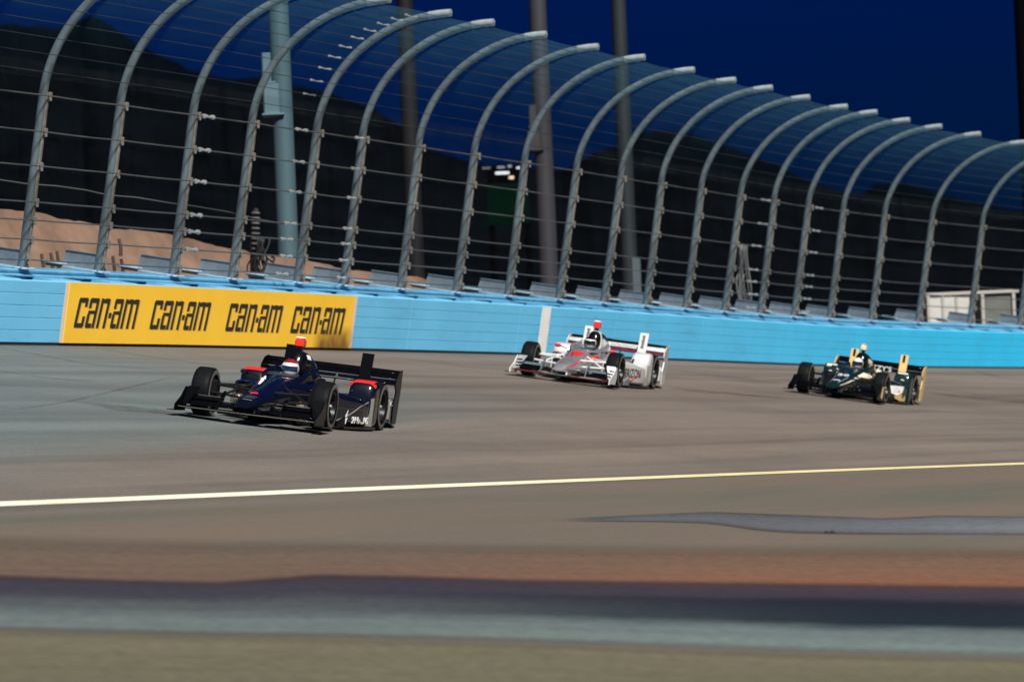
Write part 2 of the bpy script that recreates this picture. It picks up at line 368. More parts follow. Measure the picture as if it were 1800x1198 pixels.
M_PALE = patch_mat('pale_asphalt', [(0, (.055, .055, .060)), (.22, (.115, .122, .135)), (.6, (.145, .155, .172)), (.88, (.12, .128, .14)), (1, (.05, .05, .055))], edge=.17, u_edge=.14, warp=.24, useu=[(0, (.10, .10, .105)), (.3, (.19, .215, .25)), (.6, (.225, .25, .285)), (1, (.16, .17, .19))])
ribbon('asphalt_patch', [(960, 912), (1060, 907), (1120, 904), (1250, 898), (1400, 903), (1550, 909), (1650, 904), (1800, 906), (2150, 905)],
       [(960, 917), (1150, 918), (1240, 921), (1280, 926), (1330, 934), (1390, 939), (1500, 941), (1800, 942), (2150, 946)], M_PALE, .005, nv=12)

M_GRIT = mat('dark_grit', (.02, .02, .02), .9)
mb = MB()
for (px, py, n_, sp_) in ((1462, 937, 3, .06),):
    a, o = ghit(px, py)
    for k in range(n_):
        c = gpt(a + rng.normal() * sp_, o + rng.normal() * sp_ * .4); r_ = .012 + .014 * rng.random() if (px, k) != (1462, 0) else .035
        an = [i * 2 * math.pi / 6 + rng.random() * .5 for i in range(6)]
        mb.rings([[c + np.array([math.cos(t) * r_ * q, math.sin(t) * r_ * q, z * r_]) for t in an] for q, z in ((1, .1), (1.1, .5), (.5, 1.0))])
tag(mb.build('loose_grit', M_GRIT), 'small dark crumbs of rubber on the grey infield patch', kind='stuff')
# yellow-white line, tyre marks and painted car shadow streaks
def strip(name, pts, width, material, lift, n=60):
    pts = np.array(pts, float); H = []
    for u in np.linspace(0, 1, n):
        k = u * (len(pts) - 1); i = min(int(k), len(pts) - 2); q = pts[i] * (1 - (k - i)) + pts[i + 1] * (k - i); h = ghit(*q)
        if h and h[1] > .25: H.append(h)
    H = np.array(H)
    for _ in range(3):
        H[1:-1] = (H[:-2] + 2 * H[1:-1] + H[2:]) / 4
    P = []; uv = []
    for i, (a, o) in enumerate(H):
        d = H[min(i + 1, len(H) - 1)] - H[max(i - 1, 0)]; d = d / (np.linalg.norm(d) + 1e-9)
        nn = np.array([-d[1], d[0]])
        P.append([gpt(a + nn[0] * s, o + nn[1] * s, lift) for s in np.linspace(-width / 2, width / 2, 4)]); uv += [(i / (len(H) - 1), v) for v in (0, .33, .67, 1)]
    mb = MB(); mb.grid(P); mb.uv = uv
    return mb.build(name, material, smooth='all')
M_LINE = mat('line_paint', (.68, .66, .53), .7, noise=.3, nscale=1.6, col2=(.62, .60, .46), stretch=(.25, 1, 1))
def line_grad(m):
    N = NT(m); b = N.n['Principled BSDF']; src = b.inputs['Base Color'].links[0].from_socket
    uv = N.new('ShaderNodeUVMap'); uv.uv_map = 'uv'; sp = N.new('ShaderNodeSeparateXYZ'); N.link(uv.outputs[0], sp.inputs[0])
    r = N.new('ShaderNodeMapRange'); r.interpolation_type = 'SMOOTHSTEP'; r.inputs['From Min'].default_value = .40; r.inputs['From Max'].default_value = .75; N.link(sp.outputs[0], r.inputs[0])
    x = N.new('ShaderNodeMix'); x.data_type = 'RGBA'; x.blend_type = 'MULTIPLY'; N.link(r.outputs[0], x.inputs[0]); N.link(src, x.inputs[6]); x.inputs[7].default_value = (.82, .74, .48, 1); N.link(x.outputs[2], b.inputs['Base Color'])
line_grad(M_LINE)
_yl = [(-260, 896), (-120, 891), (0, 886), (225, 877), (450, 867.5), (675, 858), (900, 849), (1125, 840), (1350, 831), (1575, 822.5), (1800, 814.5), (1920, 810)]
o = strip('track_line', _yl, .30, M_LINE, .006, 90); tag(o, kind='structure')
def rubber_shadow_mat():
    m = bpy.data.materials.new('rubber_and_shadow_mark'); m.use_nodes = True; N = NT(m); b = N.n['Principled BSDF']
    b.inputs['Base Color'].default_value = (.035, .034, .036, 1); b.inputs['Roughness'].default_value = .7
    uv = N.new('ShaderNodeUVMap'); uv.uv_map = 'uv'; mp = N.new('ShaderNodeMapping'); mp.inputs['Scale'].default_value = (14, 2, 1); N.link(uv.outputs[0], mp.inputs[0])
    n = N.new('ShaderNodeTexNoise'); n.inputs['Scale'].default_value = 1; n.inputs['Detail'].default_value = 4; N.link(mp.outputs[0], n.inputs['Vector'])
    r = N.new('ShaderNodeMapRange'); r.inputs['From Min'].default_value = .3; r.inputs['From Max'].default_value = .75; r.inputs['To Max'].default_value = .40; N.link(n.outputs[0], r.inputs[0])
    sep = N.new('ShaderNodeSeparateXYZ'); N.link(uv.outputs[0], sep.inputs[0])
    e = N.new('ShaderNodeMath'); e.operation = 'PINGPONG'; N.link(sep.outputs[0], e.inputs[0]); e.inputs[1].default_value = .5
    e2 = N.new('ShaderNodeMapRange'); e2.inputs['From Max'].default_value = .2; N.link(e.outputs[0], e2.inputs[0])
    k = N.new('ShaderNodeMath'); k.operation = 'MULTIPLY'; N.link(r.outputs[0], k.inputs[0]); N.link(e2.outputs[0], k.inputs[1]); N.link(k.outputs[0], b.inputs['Alpha'])
    return m
M_RUB_SHADE = rubber_shadow_mat()
for i, (pts, wd) in enumerate([([(-40, 603), (0, 611), (70, 624), (150, 639), (330, 655)], .16), ([(120, 604), (200, 617), (300, 632), (420, 648)], .16), ([(-40, 648), (0, 652), (80, 664), (180, 672)], .13),
        ([(330, 657), (230, 680), (120, 706), (0, 724)], .05), ([(640, 621), (720, 632), (800, 642), (900, 652)], .14), ([(730, 616), (850, 632), (990, 652)], .10),
        ([(1190, 652), (1330, 668), (1470, 690)], .22), ([(1150, 676), (1250, 688), (1380, 700)], .2), ([(1620, 680), (1720, 694), (1880, 712)], .35), ([(1700, 648), (1760, 664), (1860, 676)], .25),
        ([(1200, 634), (1300, 650), (1440, 662)], .14), ([(150, 712), (230, 718), (330, 728)], .9), ([(1180, 684), (1260, 690), (1390, 700)], .5), ([(1620, 690), (1720, 700), (1880, 712)], 1.0), ([(760, 640), (880, 650), (960, 668)], .1)]):
    tag(strip('tyre_and_shadow_mark', pts, wd, M_RUB_SHADE, .0045 + .0003 * i, 40), kind='structure')  # the widest streaks beside the cars are their ground shadows, painted dark

# ------------------------------------------------------------------ barrier, concrete wall, advertising banner
M_BLUE = mat('blue_paint', (.165, .52, .80), .5, spec=.35, noise=.10, nscale=.6, bump=.10, bscale=9, col2=(.14, .485, .76))
def blue_grad(m):
    N = NT(m); b = N.n['Principled BSDF']; src = b.inputs['Base Color'].links[0].from_socket
    g = N.new('ShaderNodeNewGeometry'); sp = N.new('ShaderNodeSeparateXYZ'); N.link(g.outputs['Position'], sp.inputs[0])
    r = N.new('ShaderNodeMapRange'); r.interpolation_type = 'SMOOTHSTEP'; r.inputs['From Min'].default_value = -6; r.inputs['From Max'].default_value = 15; N.link(sp.outputs[0], r.inputs[0])
    x = N.new('ShaderNodeMix'); x.data_type = 'RGBA'; x.blend_type = 'MULTIPLY'; N.link(r.outputs[0], x.inputs[0]); N.link(src, x.inputs[6]); x.inputs[7].default_value = (.16, 1.0, 1.08, 1); N.link(x.outputs[2], b.inputs['Base Color'])
blue_grad(M_BLUE)
def scuffs(m):
    N = NT(m); b = N.n['Principled BSDF']; src = b.inputs['Base Color'].links[0].from_socket
    g = N.new('ShaderNodeNewGeometry'); mp = N.new('ShaderNodeMapping'); mp.inputs['Scale'].default_value = (.5, .5, 3.2); N.link(g.outputs['Position'], mp.inputs[0])
    n = N.new('ShaderNodeTexNoise'); n.inputs['Scale'].default_value = 1.1; n.inputs['Detail'].default_value = 7; n.inputs['Roughness'].default_value = .7; N.link(mp.outputs[0], n.inputs['Vector'])
    r = N.new('ShaderNodeMapRange'); r.inputs['From Min'].default_value = .54; r.inputs['From Max'].default_value = .78; r.inputs['To Max'].default_value = .38; N.link(n.outputs[0], r.inputs[0])
    x = N.new('ShaderNodeMix'); x.data_type = 'RGBA'; N.link(r.outputs[0], x.inputs[0]); N.link(src, x.inputs[6]); x.inputs[7].default_value = (.10, .22, .30, 1); N.link(x.outputs[2], b.inputs['Base Color'])
scuffs(M_BLUE)
M_BLUE2 = mat('blue_paint_worn', (.14, .43, .66), .65, spec=.3, noise=.25, nscale=3, bump=.2, bscale=20, col2=(.10, .33, .52))
M_PALEB = mat('pale_chalky_blue', (.36, .53, .66), .75, noise=.25, nscale=5, bump=.2)
M_WHITE = mat('white_paint', (.86, .85, .81), .55, noise=.12, nscale=4)
M_FOAM = mat('blue_foam', (.14, .36, .56), .9, spec=.2, noise=.2, nscale=6)
M_FLATBLK = mat('flat_black', (.02, .02, .02), .8)
barrier = thing('safer_barrier', (0, 0, 0), 'long light blue steel tube barrier standing round the outside of the track', 'barrier')
a_lo, a_hi, SEC = -32.0, 76.0, 6.0
secs = np.arange(a_lo, a_hi, SEC); TH = 1.016 / 5; cache = 0
for k, s0 in enumerate(secs):
    for r in range(5):
        z0, z1, e = r * TH + .0018, (r + 1) * TH - .0018, .007
        prof = [(-.20, z0), (-e, z0), (-.3 * e, z0 + .3 * e), (0, z0 + e), (0, z1 - e), (-.3 * e, z1 - .3 * e), (-e, z1), (-.20, z1)]
        aa = np.linspace(s0 + .008, s0 + SEC - .008, 7)
        mb = MB(); mb.rings([[wp(a, o_, h_) for o_, h_ in prof] for a in aa])
        o = mb.build('steel_tube', M_BLUE, barrier)
        o.data.materials[0] = M_BLUE
mb = MB(); aa = np.arange(a_lo, a_hi + .1, 2.0)
mb.rings([[wp(a, o_, h_) for o_, h_ in [(-.18, -.06), (-.012, -.06), (-.012, .0), (-.18, .0)]] for a in aa]); mb.build('gap_shade', M_FLATBLK, barrier)  # black strip stands in for the shade in the gap under the tubes
for a in np.arange(a_lo + .5, a_hi, 2.05):           # foam blocks filling the gap behind the tubes
    mb = MB(); mb.rings([[wp(q, o_, h_) for o_, h_ in [(-.70, -.02), (-.215, -.02), (-.215, 1.0), (-.26, 1.022), (-.70, 1.022)]] for q in (a, a + .5, a + 1.0)])
    mb.build('foam_block', M_FOAM, barrier)
    mb = MB(); mb.rings([[wp(q, o_, h_) for o_, h_ in [(-.70, 1.026), (-.60, 1.026), (-.60, 1.05), (-.70, 1.06)]] for q in (a - .45, a + .5, a + 1.6)])
    mb.build('cover_plate', M_BLUE2, barrier)
a_s = warc(956, 0, .5)
mb = MB(); mb.rings([[wp(a, o_, h_) for o_, h_ in [(.003, .006), (.007, .006), (.007, 1.012), (.003, 1.012)]] for a in (a_s - .26, a_s, a_s + .26)])
mb.build('white_stripe', M_WHITE, barrier)
mb = MB(); aa = np.arange(a_lo, a_hi + .1, 1.0)
cw = mb; cw.rings([[wp(a, o_, h_) for o_, h_ in [(-1.15, -.1), (-.72, -.1), (-.72, 1.115), (-.735, 1.136), (-1.15, 1.136)]] for a in aa])
cw.build('concrete_wall', M_BLUE2); tag(bpy.data.objects['concrete_wall'], 'blue painted concrete wall behind the tube barrier, carrying the fence', 'wall')

M_YEL = mat('yellow_vinyl', (1.0, .59, .045), .45, spec=.4, noise=.05, nscale=1.2, col2=(.95, .55, .035))
M_INK = mat('black_ink', (.022, .02, .018), .5)
M_INKSH = mat('tan_ink', (.52, .33, .05), .5)
b0, b1 = warc(116, 0, .5), warc(618, 0, .5)
banner = thing('advertising_banner', wp((b0 + b1) / 2, .01, .02), 'long yellow banner with black lettering fixed to the blue barrier', 'banner')
mb = MB(); mb.rings([[wp(a, o_, h_) for o_, h_ in [(.003, .004), (.012, .004), (.012, 1.018), (.003, 1.018)]] for a in np.linspace(b0, b1, 26)])
mb.build('banner_sheet', M_YEL, banner, world=True)
M_TAPE = mat('peach_tape', (.80, .58, .42), .6)
for q0, q1 in ((b0 - .12, b0 - .004), (b1 + .004, b1 + .13)):
    mb = MB(); mb.rings([[wp(a, o_, h_) for o_, h_ in [(.003, .004), (.006, .004), (.006, 1.016), (.003, 1.016)]] for a in (q0, q1)])
    mb.build('banner_edge', M_TAPE, banner, world=True)
def letter(ch):
    sx, sy = .27, .13
    if ch == 'c': return [(0, .05, sx, .95), (.06, .95, .94, 1.0), (sx, .84, .73, .95), (.73, .70, 1, .95), (.06, 0, .94, .05), (sx, .05, .73, .15), (.73, .05, 1, .38)]
    if ch == 'a': return [(.06, .95, .94, 1.0), (sx, .84, .73, .95), (0, .66, sx, .95), (.73, .0, 1, .95), (0, .05, sx, .47), (.06, 0, .66, .05), (sx, .05, .66, .15), (.05, .47, .73, .58)]
    if ch == 'n': return [(0, 0, sx, .84), (0, .84, 1, .97), (.0, .97, .25, 1), (.45, .97, .93, 1.0), (.73, 0, 1, .84)]
    if ch == 'm': return [(0, 0, .17, .84), (0, .84, 1, .97), (0, .97, .15, 1), (.26, .97, .56, 1), (.66, .97, .96, 1), (.415, 0, .585, .84), (.83, 0, 1, .84)]
    return [(0, .35, 1, .52)]
LAY = [('c', 0, .150), ('a', .178, .330), ('n', .362, .508), ('-', .530, .574), ('a', .590, .735), ('m', .765, 1.0)]
for x0, x1 in ((131, 241), (264, 367), (397, 494), (511, 604)):
    w0, w1 = warc(x0 + 2, 0, .5), warc(x1 - 2, 0, .5)
    for nm, mt, off, du, dv in (('lettering', M_INK, .0165, 0, 0), ('lettering_shadow', M_INKSH, .0145, .035, -.008)):
        mb = MB()
        for ch, l0, l1 in LAY:
            for (rx0, ry0, rx1, ry1) in letter(ch):
                pts = []
                for o_ in (off - .0015, off):
                    for rx, ry in ((rx0, ry0), (rx1, ry0), (rx1, ry1), (rx0, ry1)):
                        h = .265 + .505 * ry + dv; u = l0 + (l1 - l0) * rx
                        pts.append(wp(w0 + (w1 - w0) * u + du + (ry - .5) * .10, o_, h))
                mb.hexa(pts)
        mb.build(nm, mt, banner, world=True)
# brown patch on the banner, darkest at its foot and fading upwards
def dark_patch_mat():
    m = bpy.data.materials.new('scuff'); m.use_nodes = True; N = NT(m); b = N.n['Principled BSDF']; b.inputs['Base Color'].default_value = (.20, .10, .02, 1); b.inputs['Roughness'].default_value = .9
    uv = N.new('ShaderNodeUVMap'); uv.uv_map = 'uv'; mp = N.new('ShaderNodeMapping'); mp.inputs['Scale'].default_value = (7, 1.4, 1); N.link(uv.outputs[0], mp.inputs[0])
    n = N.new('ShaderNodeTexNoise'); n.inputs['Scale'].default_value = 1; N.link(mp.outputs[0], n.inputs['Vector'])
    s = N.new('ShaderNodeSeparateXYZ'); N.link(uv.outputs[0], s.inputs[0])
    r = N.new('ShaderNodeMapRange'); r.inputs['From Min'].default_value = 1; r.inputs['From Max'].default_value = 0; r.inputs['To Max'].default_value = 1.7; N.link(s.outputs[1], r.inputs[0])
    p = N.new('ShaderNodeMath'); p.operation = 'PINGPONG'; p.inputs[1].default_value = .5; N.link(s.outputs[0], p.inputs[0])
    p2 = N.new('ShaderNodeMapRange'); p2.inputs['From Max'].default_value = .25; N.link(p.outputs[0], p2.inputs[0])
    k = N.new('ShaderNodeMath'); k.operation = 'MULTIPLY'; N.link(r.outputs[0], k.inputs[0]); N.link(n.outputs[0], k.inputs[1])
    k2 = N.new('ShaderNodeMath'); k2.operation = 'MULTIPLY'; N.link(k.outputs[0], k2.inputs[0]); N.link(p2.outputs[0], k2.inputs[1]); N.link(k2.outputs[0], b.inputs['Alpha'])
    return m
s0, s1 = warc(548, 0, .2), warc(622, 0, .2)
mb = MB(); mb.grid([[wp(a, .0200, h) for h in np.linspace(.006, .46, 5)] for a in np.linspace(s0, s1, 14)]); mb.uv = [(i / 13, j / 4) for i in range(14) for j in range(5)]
mb.build('banner_dark_patch', dark_patch_mat(), banner, world=True)

# ------------------------------------------------------------------ catch fence
M_GALV = mat('galvanised_steel', (.165, .235, .265), .34, metal=.35, spec=.6, noise=.35, nscale=5, bump=.35, bscale=30, stretch=(1, 1, .35), col2=(.115, .145, .16))
M_TIP = mat('lit_tip_steel', (.36, .43, .45), .3, metal=.3, noise=.2, nscale=8)  # paler steel: the light on the post tips put into the colour
M_PLATE = mat('zinc_plate', (.215, .275, .32), .5, metal=.15, noise=.2, nscale=4)
M_CLAMP = mat('warm_lit_clamp', (.27, .245, .205), .6, metal=.15, noise=.5, nscale=5, col2=(.085, .088, .085))  # warm light on the lower posts put into this colour
M_CABLE = mat('steel_cable', (.125, .128, .125), .5, metal=.3, noise=.2, nscale=8)
M_CABLED = mat('dark_wire_rope', (.030, .038, .042), .6, noise=.3, nscale=2)
M_BRIGHT = mat('bright_steel', (.50, .51, .50), .4, metal=.35, noise=.15, nscale=20)
def mesh_mat(name, a, line, wc=(.06, .205, .30, 1)):
    m = bpy.data.materials.new(name); m.use_nodes = True; N = NT(m); b = N.n['Principled BSDF']
    N.n.remove(b); out = N.n['Material Output']
    df = N.new('ShaderNodeBsdfDiffuse'); df.inputs[0].default_value = wc; tl = N.new('ShaderNodeBsdfTranslucent'); tl.inputs[0].default_value = wc   # round wires scatter to both sides
    m1 = N.new('ShaderNodeMixShader'); N.link(df.outputs[0], m1.inputs[1]); N.link(tl.outputs[0], m1.inputs[2])
    tr = N.new('ShaderNodeBsdfTransparent'); m2 = N.new('ShaderNodeMixShader'); N.link(tr.outputs[0], m2.inputs[1]); N.link(m1.outputs[0], m2.inputs[2]); N.link(m2.outputs[0], out.inputs[0])
    uv = N.new('ShaderNodeUVMap'); uv.uv_map = 'uv'; s = N.new('ShaderNodeSeparateXYZ'); N.link(uv.outputs[0], s.inputs[0])
    ad = N.new('ShaderNodeMapRange'); ad.inputs['From Min'].default_value = 3.5; ad.inputs['From Max'].default_value = 6.7; ad.inputs['To Min'].default_value = a; ad.inputs['To Max'].default_value = a * line; N.link(s.outputs[1], ad.inputs[0])  # opacity rises upwards to paint the lit glow of the overhang
    n = N.new('ShaderNodeTexNoise'); n.inputs['Scale'].default_value = 1.0; n.inputs['Detail'].default_value = 5; mp = N.new('ShaderNodeMapping'); mp.inputs['Scale'].default_value = (.5, 7, 1); N.link(uv.outputs[0], mp.inputs[0]); N.link(mp.outputs[0], n.inputs['Vector'])
    nr = N.new('ShaderNodeMapRange'); nr.inputs['From Min'].default_value = .3; nr.inputs['From Max'].default_value = .7; nr.inputs['To Min'].default_value = .6; nr.inputs['To Max'].default_value = 1.3; N.link(n.outputs[0], nr.inputs[0])
    ml = N.new('ShaderNodeMath'); ml.operation = 'MULTIPLY'; N.link(ad.outputs[0], ml.inputs[0]); N.link(nr.outputs[0], ml.inputs[1])
    N.link(ml.outputs[0], m2.inputs[0])
    return m
M_MESH_LO = mesh_mat('wire_mesh_coarse', .030, 1.0, (.15, .155, .17, 1)); M_MESH_UP = mesh_mat('wire_mesh_fine', .080, 3.4); M_MESH_LAP = mesh_mat('wire_mesh_lapped', .17, 1.0, (.13, .17, .19, 1))
OV, PHT, STR = 2.437567, 5.437886, 2.9
PHI1 = R(80); EA, EB = OV / (1 - math.cos(PHI1)), (PHT - STR) / math.sin(PHI1)
_ph = np.linspace(0, PHI1, 200); _pn = EA * (1 - np.cos(_ph)); _pu = STR + EB * np.sin(_ph)
_pl = STR + np.concatenate([[0], np.cumsum(np.hypot(np.diff(_pn), np.diff(_pu)))]); PLEN = _pl[-1]
def fpath(s): return (0.0, s) if s <= STR else (float(np.interp(s, _pl, _pn)), float(np.interp(s, _pl, _pu)))
def fnorm(s):
    n0, u0 = fpath(max(s - .03, 0)); n1, u1 = fpath(s + .03 if s + .03 < PLEN else PLEN); d = np.hypot(n1 - n0, u1 - u0); return (u1 - u0) / d, -(n1 - n0) / d
def fp(a, s, out=0.0):                         # a point of the fence: arc length, length along the bent post, distance towards the track
    n, u = fpath(s); nn, nu = fnorm(s); return wp(a, -.75 + n + nn * out, 1.136 + u + nu * out)
arcs = [1.132, 3.817, 6.667, 9.106, 12.007, 14.189, 17.055, 20.061, 23.037, 26.13, 29.029, 31.878, 34.689, 37.526, 40.242, 42.857, 45.719, 49.114, 53.008, 57.401, 61.7]
arcs = [-10.0, -7.2, -4.4, -1.65] + arcs + [65.5, 69.3]
fence = thing('catch_fence', wp(20, -.75, 1.136), 'tall steel catch fence with inward curving posts and cables on top of the wall', 'fence')
MAIN = [.17, .51, .83, 1.13, 1.73, 2.30, 2.90]; THIN = [3.30] + [3.62 + .30 * k for k in range(11)]
def local_mesh(fn):                            # alike pieces share mesh data: built once at a reference post, placed by matrix
    return fn
def post_frame(a):
    p = wp(a, -.75, 1.136); n = wp(a, .25, 1.136) - p; u = wp(a, -.75, 2.136) - p; t = np.cross(n, u)
    return Matrix(((n[0], t[0], u[0], p[0]), (n[1], t[1], u[1], p[1]), (n[2], t[2], u[2], p[2]), (0, 0, 0, 1)))
def post_pt(s, out=0.0): n, u = fpath(s); nn, nu = fnorm(s); return (n + nn * out, 0, u + nu * out)
mb = MB(); ss = [0, .7, 1.4, 2.1, 2.8] + list(np.linspace(2.95, PLEN, 26)); mb.tube([post_pt(s) for s in ss], [.076 if s < 3 else .072 for s in ss], 14)
me_post = mb.build('post', M_GALV, smooth=True)
mb = MB(); mb.bbox(.074, .105, -.035, .035, .02, 2.95, .006); me_rail = mb.build('cable_rail', M_CLAMP)
mb = MB(); mb.hexa([(-.72, -.02, .03), (-.05, -.02, .03), (-.05, .02, .03), (-.72, .02, .03), (-.66, -.02, .30), (-.05, -.02, .30), (-.05, .02, .30), (-.66, .02, .30)])
mb.bbox(-.66, -.04, -.045, .045, .300, .318, .004)
me_gus = mb.build('gusset_plate', M_PLATE)
mb = MB(); mb.bbox(-.95, .16, -.17, .17, .002, .035, .006); mb.bbox(-1.02, -.60, -.24, .24, .036, .085, .02); me_base = mb.build('base_plate', M_PALEB)
mb = MB(); mb.bbox(.106, .150, -.048, .048, -.062, .062, .012); mb.bbox(.10, .165, -.02, .02, -.085, -.035, .006); me_clamp = mb.build('clamp', M_CLAMP)
mb = MB(); mb.tube([(0, 0, 0), (.004, 0, .04)], [.088, .088], 14); 
mb = MB(); mb.tube([post_pt(s) for s in np.linspace(PLEN - .42, PLEN + .0, 6)], .0732, 14); mb.tube([post_pt(PLEN - .44), post_pt(PLEN - .425)], .0745, 14); me_tip = mb.build('lit_tip', M_TIP, smooth=True)
tmp = [me_tip, me_post, me_rail, me_gus, me_base, me_clamp]
for o in tmp: COL.objects.unlink(o)
INV = Matrix.Translation(-Vector(fence.location))
for a in arcs:
    Mx = post_frame(a); po = me_post.copy(); COL.objects.link(po); po.parent = fence; po.matrix_parent_inverse = INV; po.matrix_basis = Mx @ Matrix.Rotation(rng.normal() * .006, 4, 'X') @ Matrix.Rotation(rng.normal() * .004, 4, 'Y')
    for src in (me_tip, me_rail, me_gus, me_base):
        c = src.copy(); COL.objects.link(c); c.parent = po
    for s in MAIN:
        c = me_clamp.copy(); COL.objects.link(c); c.parent = po; c.location = (0, 0, s)
        if rng.random() < .5: c.rotation_euler = (0, 0, rng.normal() * .15)
for o in tmp: bpy.data.objects.remove(o)
for s in MAIN + THIN:
    th = s > 3.2; r = .006 if th else .0125; pts = []
    for i in range(len(arcs) - 1):
        for q in np.linspace(0, 1, 9)[:-1]:
            sag = 0 if th else .010 * math.sin(math.pi * q) * (.4 + ((i * 37 + int(s * 100)) % 10) / 10)
            pts.append(fp(arcs[i] + (arcs[i + 1] - arcs[i]) * q, s - sag if s - sag > 0 else s, .135 if not th else .10))
    mb = MB(); mb.tube(pts, r, 6); mb.build('cable', M_CABLED if th else M_CABLE, fence, smooth='all', world=True)
for i in range(len(arcs) - 1):
    for nm, m_, s0, s1, ns in (('mesh_panel', M_MESH_LO, .06, 3.18, 6), ('mesh_overlap', M_MESH_LAP, 3.185, 3.47, 2), ('mesh_panel', M_MESH_UP, 3.475, PLEN - .06, 14)):
        mb = MB(); ssv = np.linspace(s0, s1, ns + 1); av = np.linspace(arcs[i] + .01, arcs[i + 1] - .01, 4)
        w_ = (lambda a, s: .088 + .012 * math.sin(a * 2.1 + s * 3)) 
        mb.grid([[fp(a, s, w_(a, s)) for s in ssv] for a in av]); mb.uv = [(a, s) for a in av for s in ssv]
        mb.build(nm, m_, fence, smooth='all', world=True)
def turnbuckle(a, s, out=.135, L=.36, r=.022):
    mb = MB(); n = 5; pts = [fp(a + L * (k / (n - 1) - .5), s + .008 * math.sin(k * 2.2), out + .01) for k in range(n)]
    mb.tube(pts, [r * .5, r, r * .6, r, r * .5], 6); mb.tube([fp(a - L * .5 - .06, s, out), fp(a - L * .5 + .02, s, out)], r * 1.5, 6); mb.tube([fp(a + L * .5 - .02, s, out), fp(a + L * .5 + .06, s, out)], r * 1.5, 6)
    mb.build('turnbuckle', M_BRIGHT, fence, world=True)
gA = (9.106 + 12.007) / 2
for s in THIN[1:-1]: turnbuckle(gA + .45, s, .10, .42, .014)
for s in MAIN: turnbuckle(gA + .35 + .3 * rng.random(), s)
for s in MAIN: turnbuckle(13.75, s, L=.25)
for s in MAIN[1:]: turnbuckle(6.667 + .35, s, L=.3, r=.028)
for s in MAIN: turnbuckle((37.526 + 40.242) / 2 + .3 * rng.random(), s, L=.5)
for s in MAIN: turnbuckle(42.857 + .5, s, L=.4)
# one slack cable sagging behind the mesh at the near end
mb = MB(); mb.tube([at_depth(x, y, 71 + x * .012) for x, y in ((-160, 305), (0, 316), (45, 323), (100, 327), (150, 334), (190, 343), (240, 347), (300, 357), (340, 362), (400, 372), (450, 384), (500, 394))], .011, 6)
tag(mb.build('slack_cable', M_CABLE, smooth='all'), 'loose cable sagging across the near bays behind the catch fence', 'cable')
M_BLACKC = mat('black_cable', (.018, .018, .02), .6)
def cable_bundle(px, py0, py1, D, n, label, wid=14, m_=M_BLACKC, r0=.02):
    t = thing('cable_bundle', at_depth(px, py1, D), label, 'cables')
    for k in range(n):
        pts = []; x = px + rng.normal() * wid * .45; am, fr, ph = .25 + .5 * rng.random(), 2 + 4 * rng.random(), 6 * rng.random()
        for q in np.linspace(0, 1, 12):
            pts.append(at_depth(x + wid * am * math.sin(q * fr + ph) * (.25 + q), py0 + (py1 - py0) * (q if k % 3 else .45 + .55 * q * q), D + .1 * math.sin(k + q * 3)))
        mb = MB(); mb.tube(pts, r0 * (.6 + .7 * rng.random()), 6); mb.build('cable', m_, t, smooth='all', world=True)
    return t
t = cable_bundle(463, 418, 492, 78.6, 13, 'tangle of black cables hanging behind the fence beside the nearest pale light pole', 22)
mb = MB(); mb.tube([at_depth(447, 495, 78.8), at_depth(446, 430, 78.8), at_depth(450, 366, 78.8)], [.085, .07, .05], 8); mb.build('conduit', M_BLACKC, t, smooth=True, world=True)
for k in range(9):
    y = 372 + k * 9; mb = MB(); mb.tube([at_depth(449.5, y, 78.7), at_depth(449.3, y + 3.5, 78.7)], .085, 8); mb.build('collar', M_CABLE, t, world=True)
cable_bundle(1309, 430, 546, 107.6, 12, 'untidy grey wires bunched in one bay of the far part of the fence', 14, mat('grey_wire', (.10, .105, .11), .6), .016)

# ------------------------------------------------------------------ behind the fence
M_POLE = mat('teal_lit_pole_steel', (.050, .098, .118), .55, spec=.3, noise=.15, nscale=2, bump=.1, stretch=(1, 1, .15))  # pole tones differ to carry the light each one catches
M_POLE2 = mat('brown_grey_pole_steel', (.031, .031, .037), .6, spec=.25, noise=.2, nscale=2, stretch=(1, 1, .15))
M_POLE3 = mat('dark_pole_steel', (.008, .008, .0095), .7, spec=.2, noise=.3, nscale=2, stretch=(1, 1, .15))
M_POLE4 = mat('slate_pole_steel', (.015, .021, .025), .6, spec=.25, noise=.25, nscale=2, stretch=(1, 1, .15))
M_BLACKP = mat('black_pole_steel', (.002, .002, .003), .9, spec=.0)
def light_pole(px, py, D, rb, rt, m_, label, boxes=(), top=24):
    b = at_depth(px, py, D); base = np.array([b[0], b[1], -1.95])
    t = thing('light_pole', base, label, 'light pole', 'floodlight poles behind the fence')
    mb = MB(); mb.tube([base + [0, 0, z] for z in (0, .35, .351, 8, 16, top)], [rb * 1.5, rb * 1.5, rb, rb * .93, rb * .84, rt], 20); mb.build('pole', m_, t, smooth=True, world=True)
    for (x0, x1, y0, y1, dep, mm) in boxes:
        c0, c1 = at_depth(x0, y1, D - .1), at_depth(x1, y0, D - .1)
        mb = MB(); mb.bbox(min(c0[0], c1[0]), max(c0[0], c1[0]), b[1] - dep, b[1] + dep, c0[2], c1[2], .03)
        mb.bbox(min(c0[0], c1[0]) - .04, max(c0[0], c1[0]) + .1, b[1] - dep - .04, b[1] + dep + .04, c1[2] + .002, c1[2] + .05, .01)
        mb.build('equipment_box', mm, t, world=True)
    return t
M_BOX = mat('pale_blue_grey_box', (.085, .15, .18), .55, spec=.3, noise=.12, nscale=3); M_BOX2 = mat('brown_grey_box', (.036, .033, .04), .6, spec=.25, noise=.2, nscale=3); M_BOX3 = mat('slate_box', (.05, .07, .085), .6, noise=.15, nscale=3)
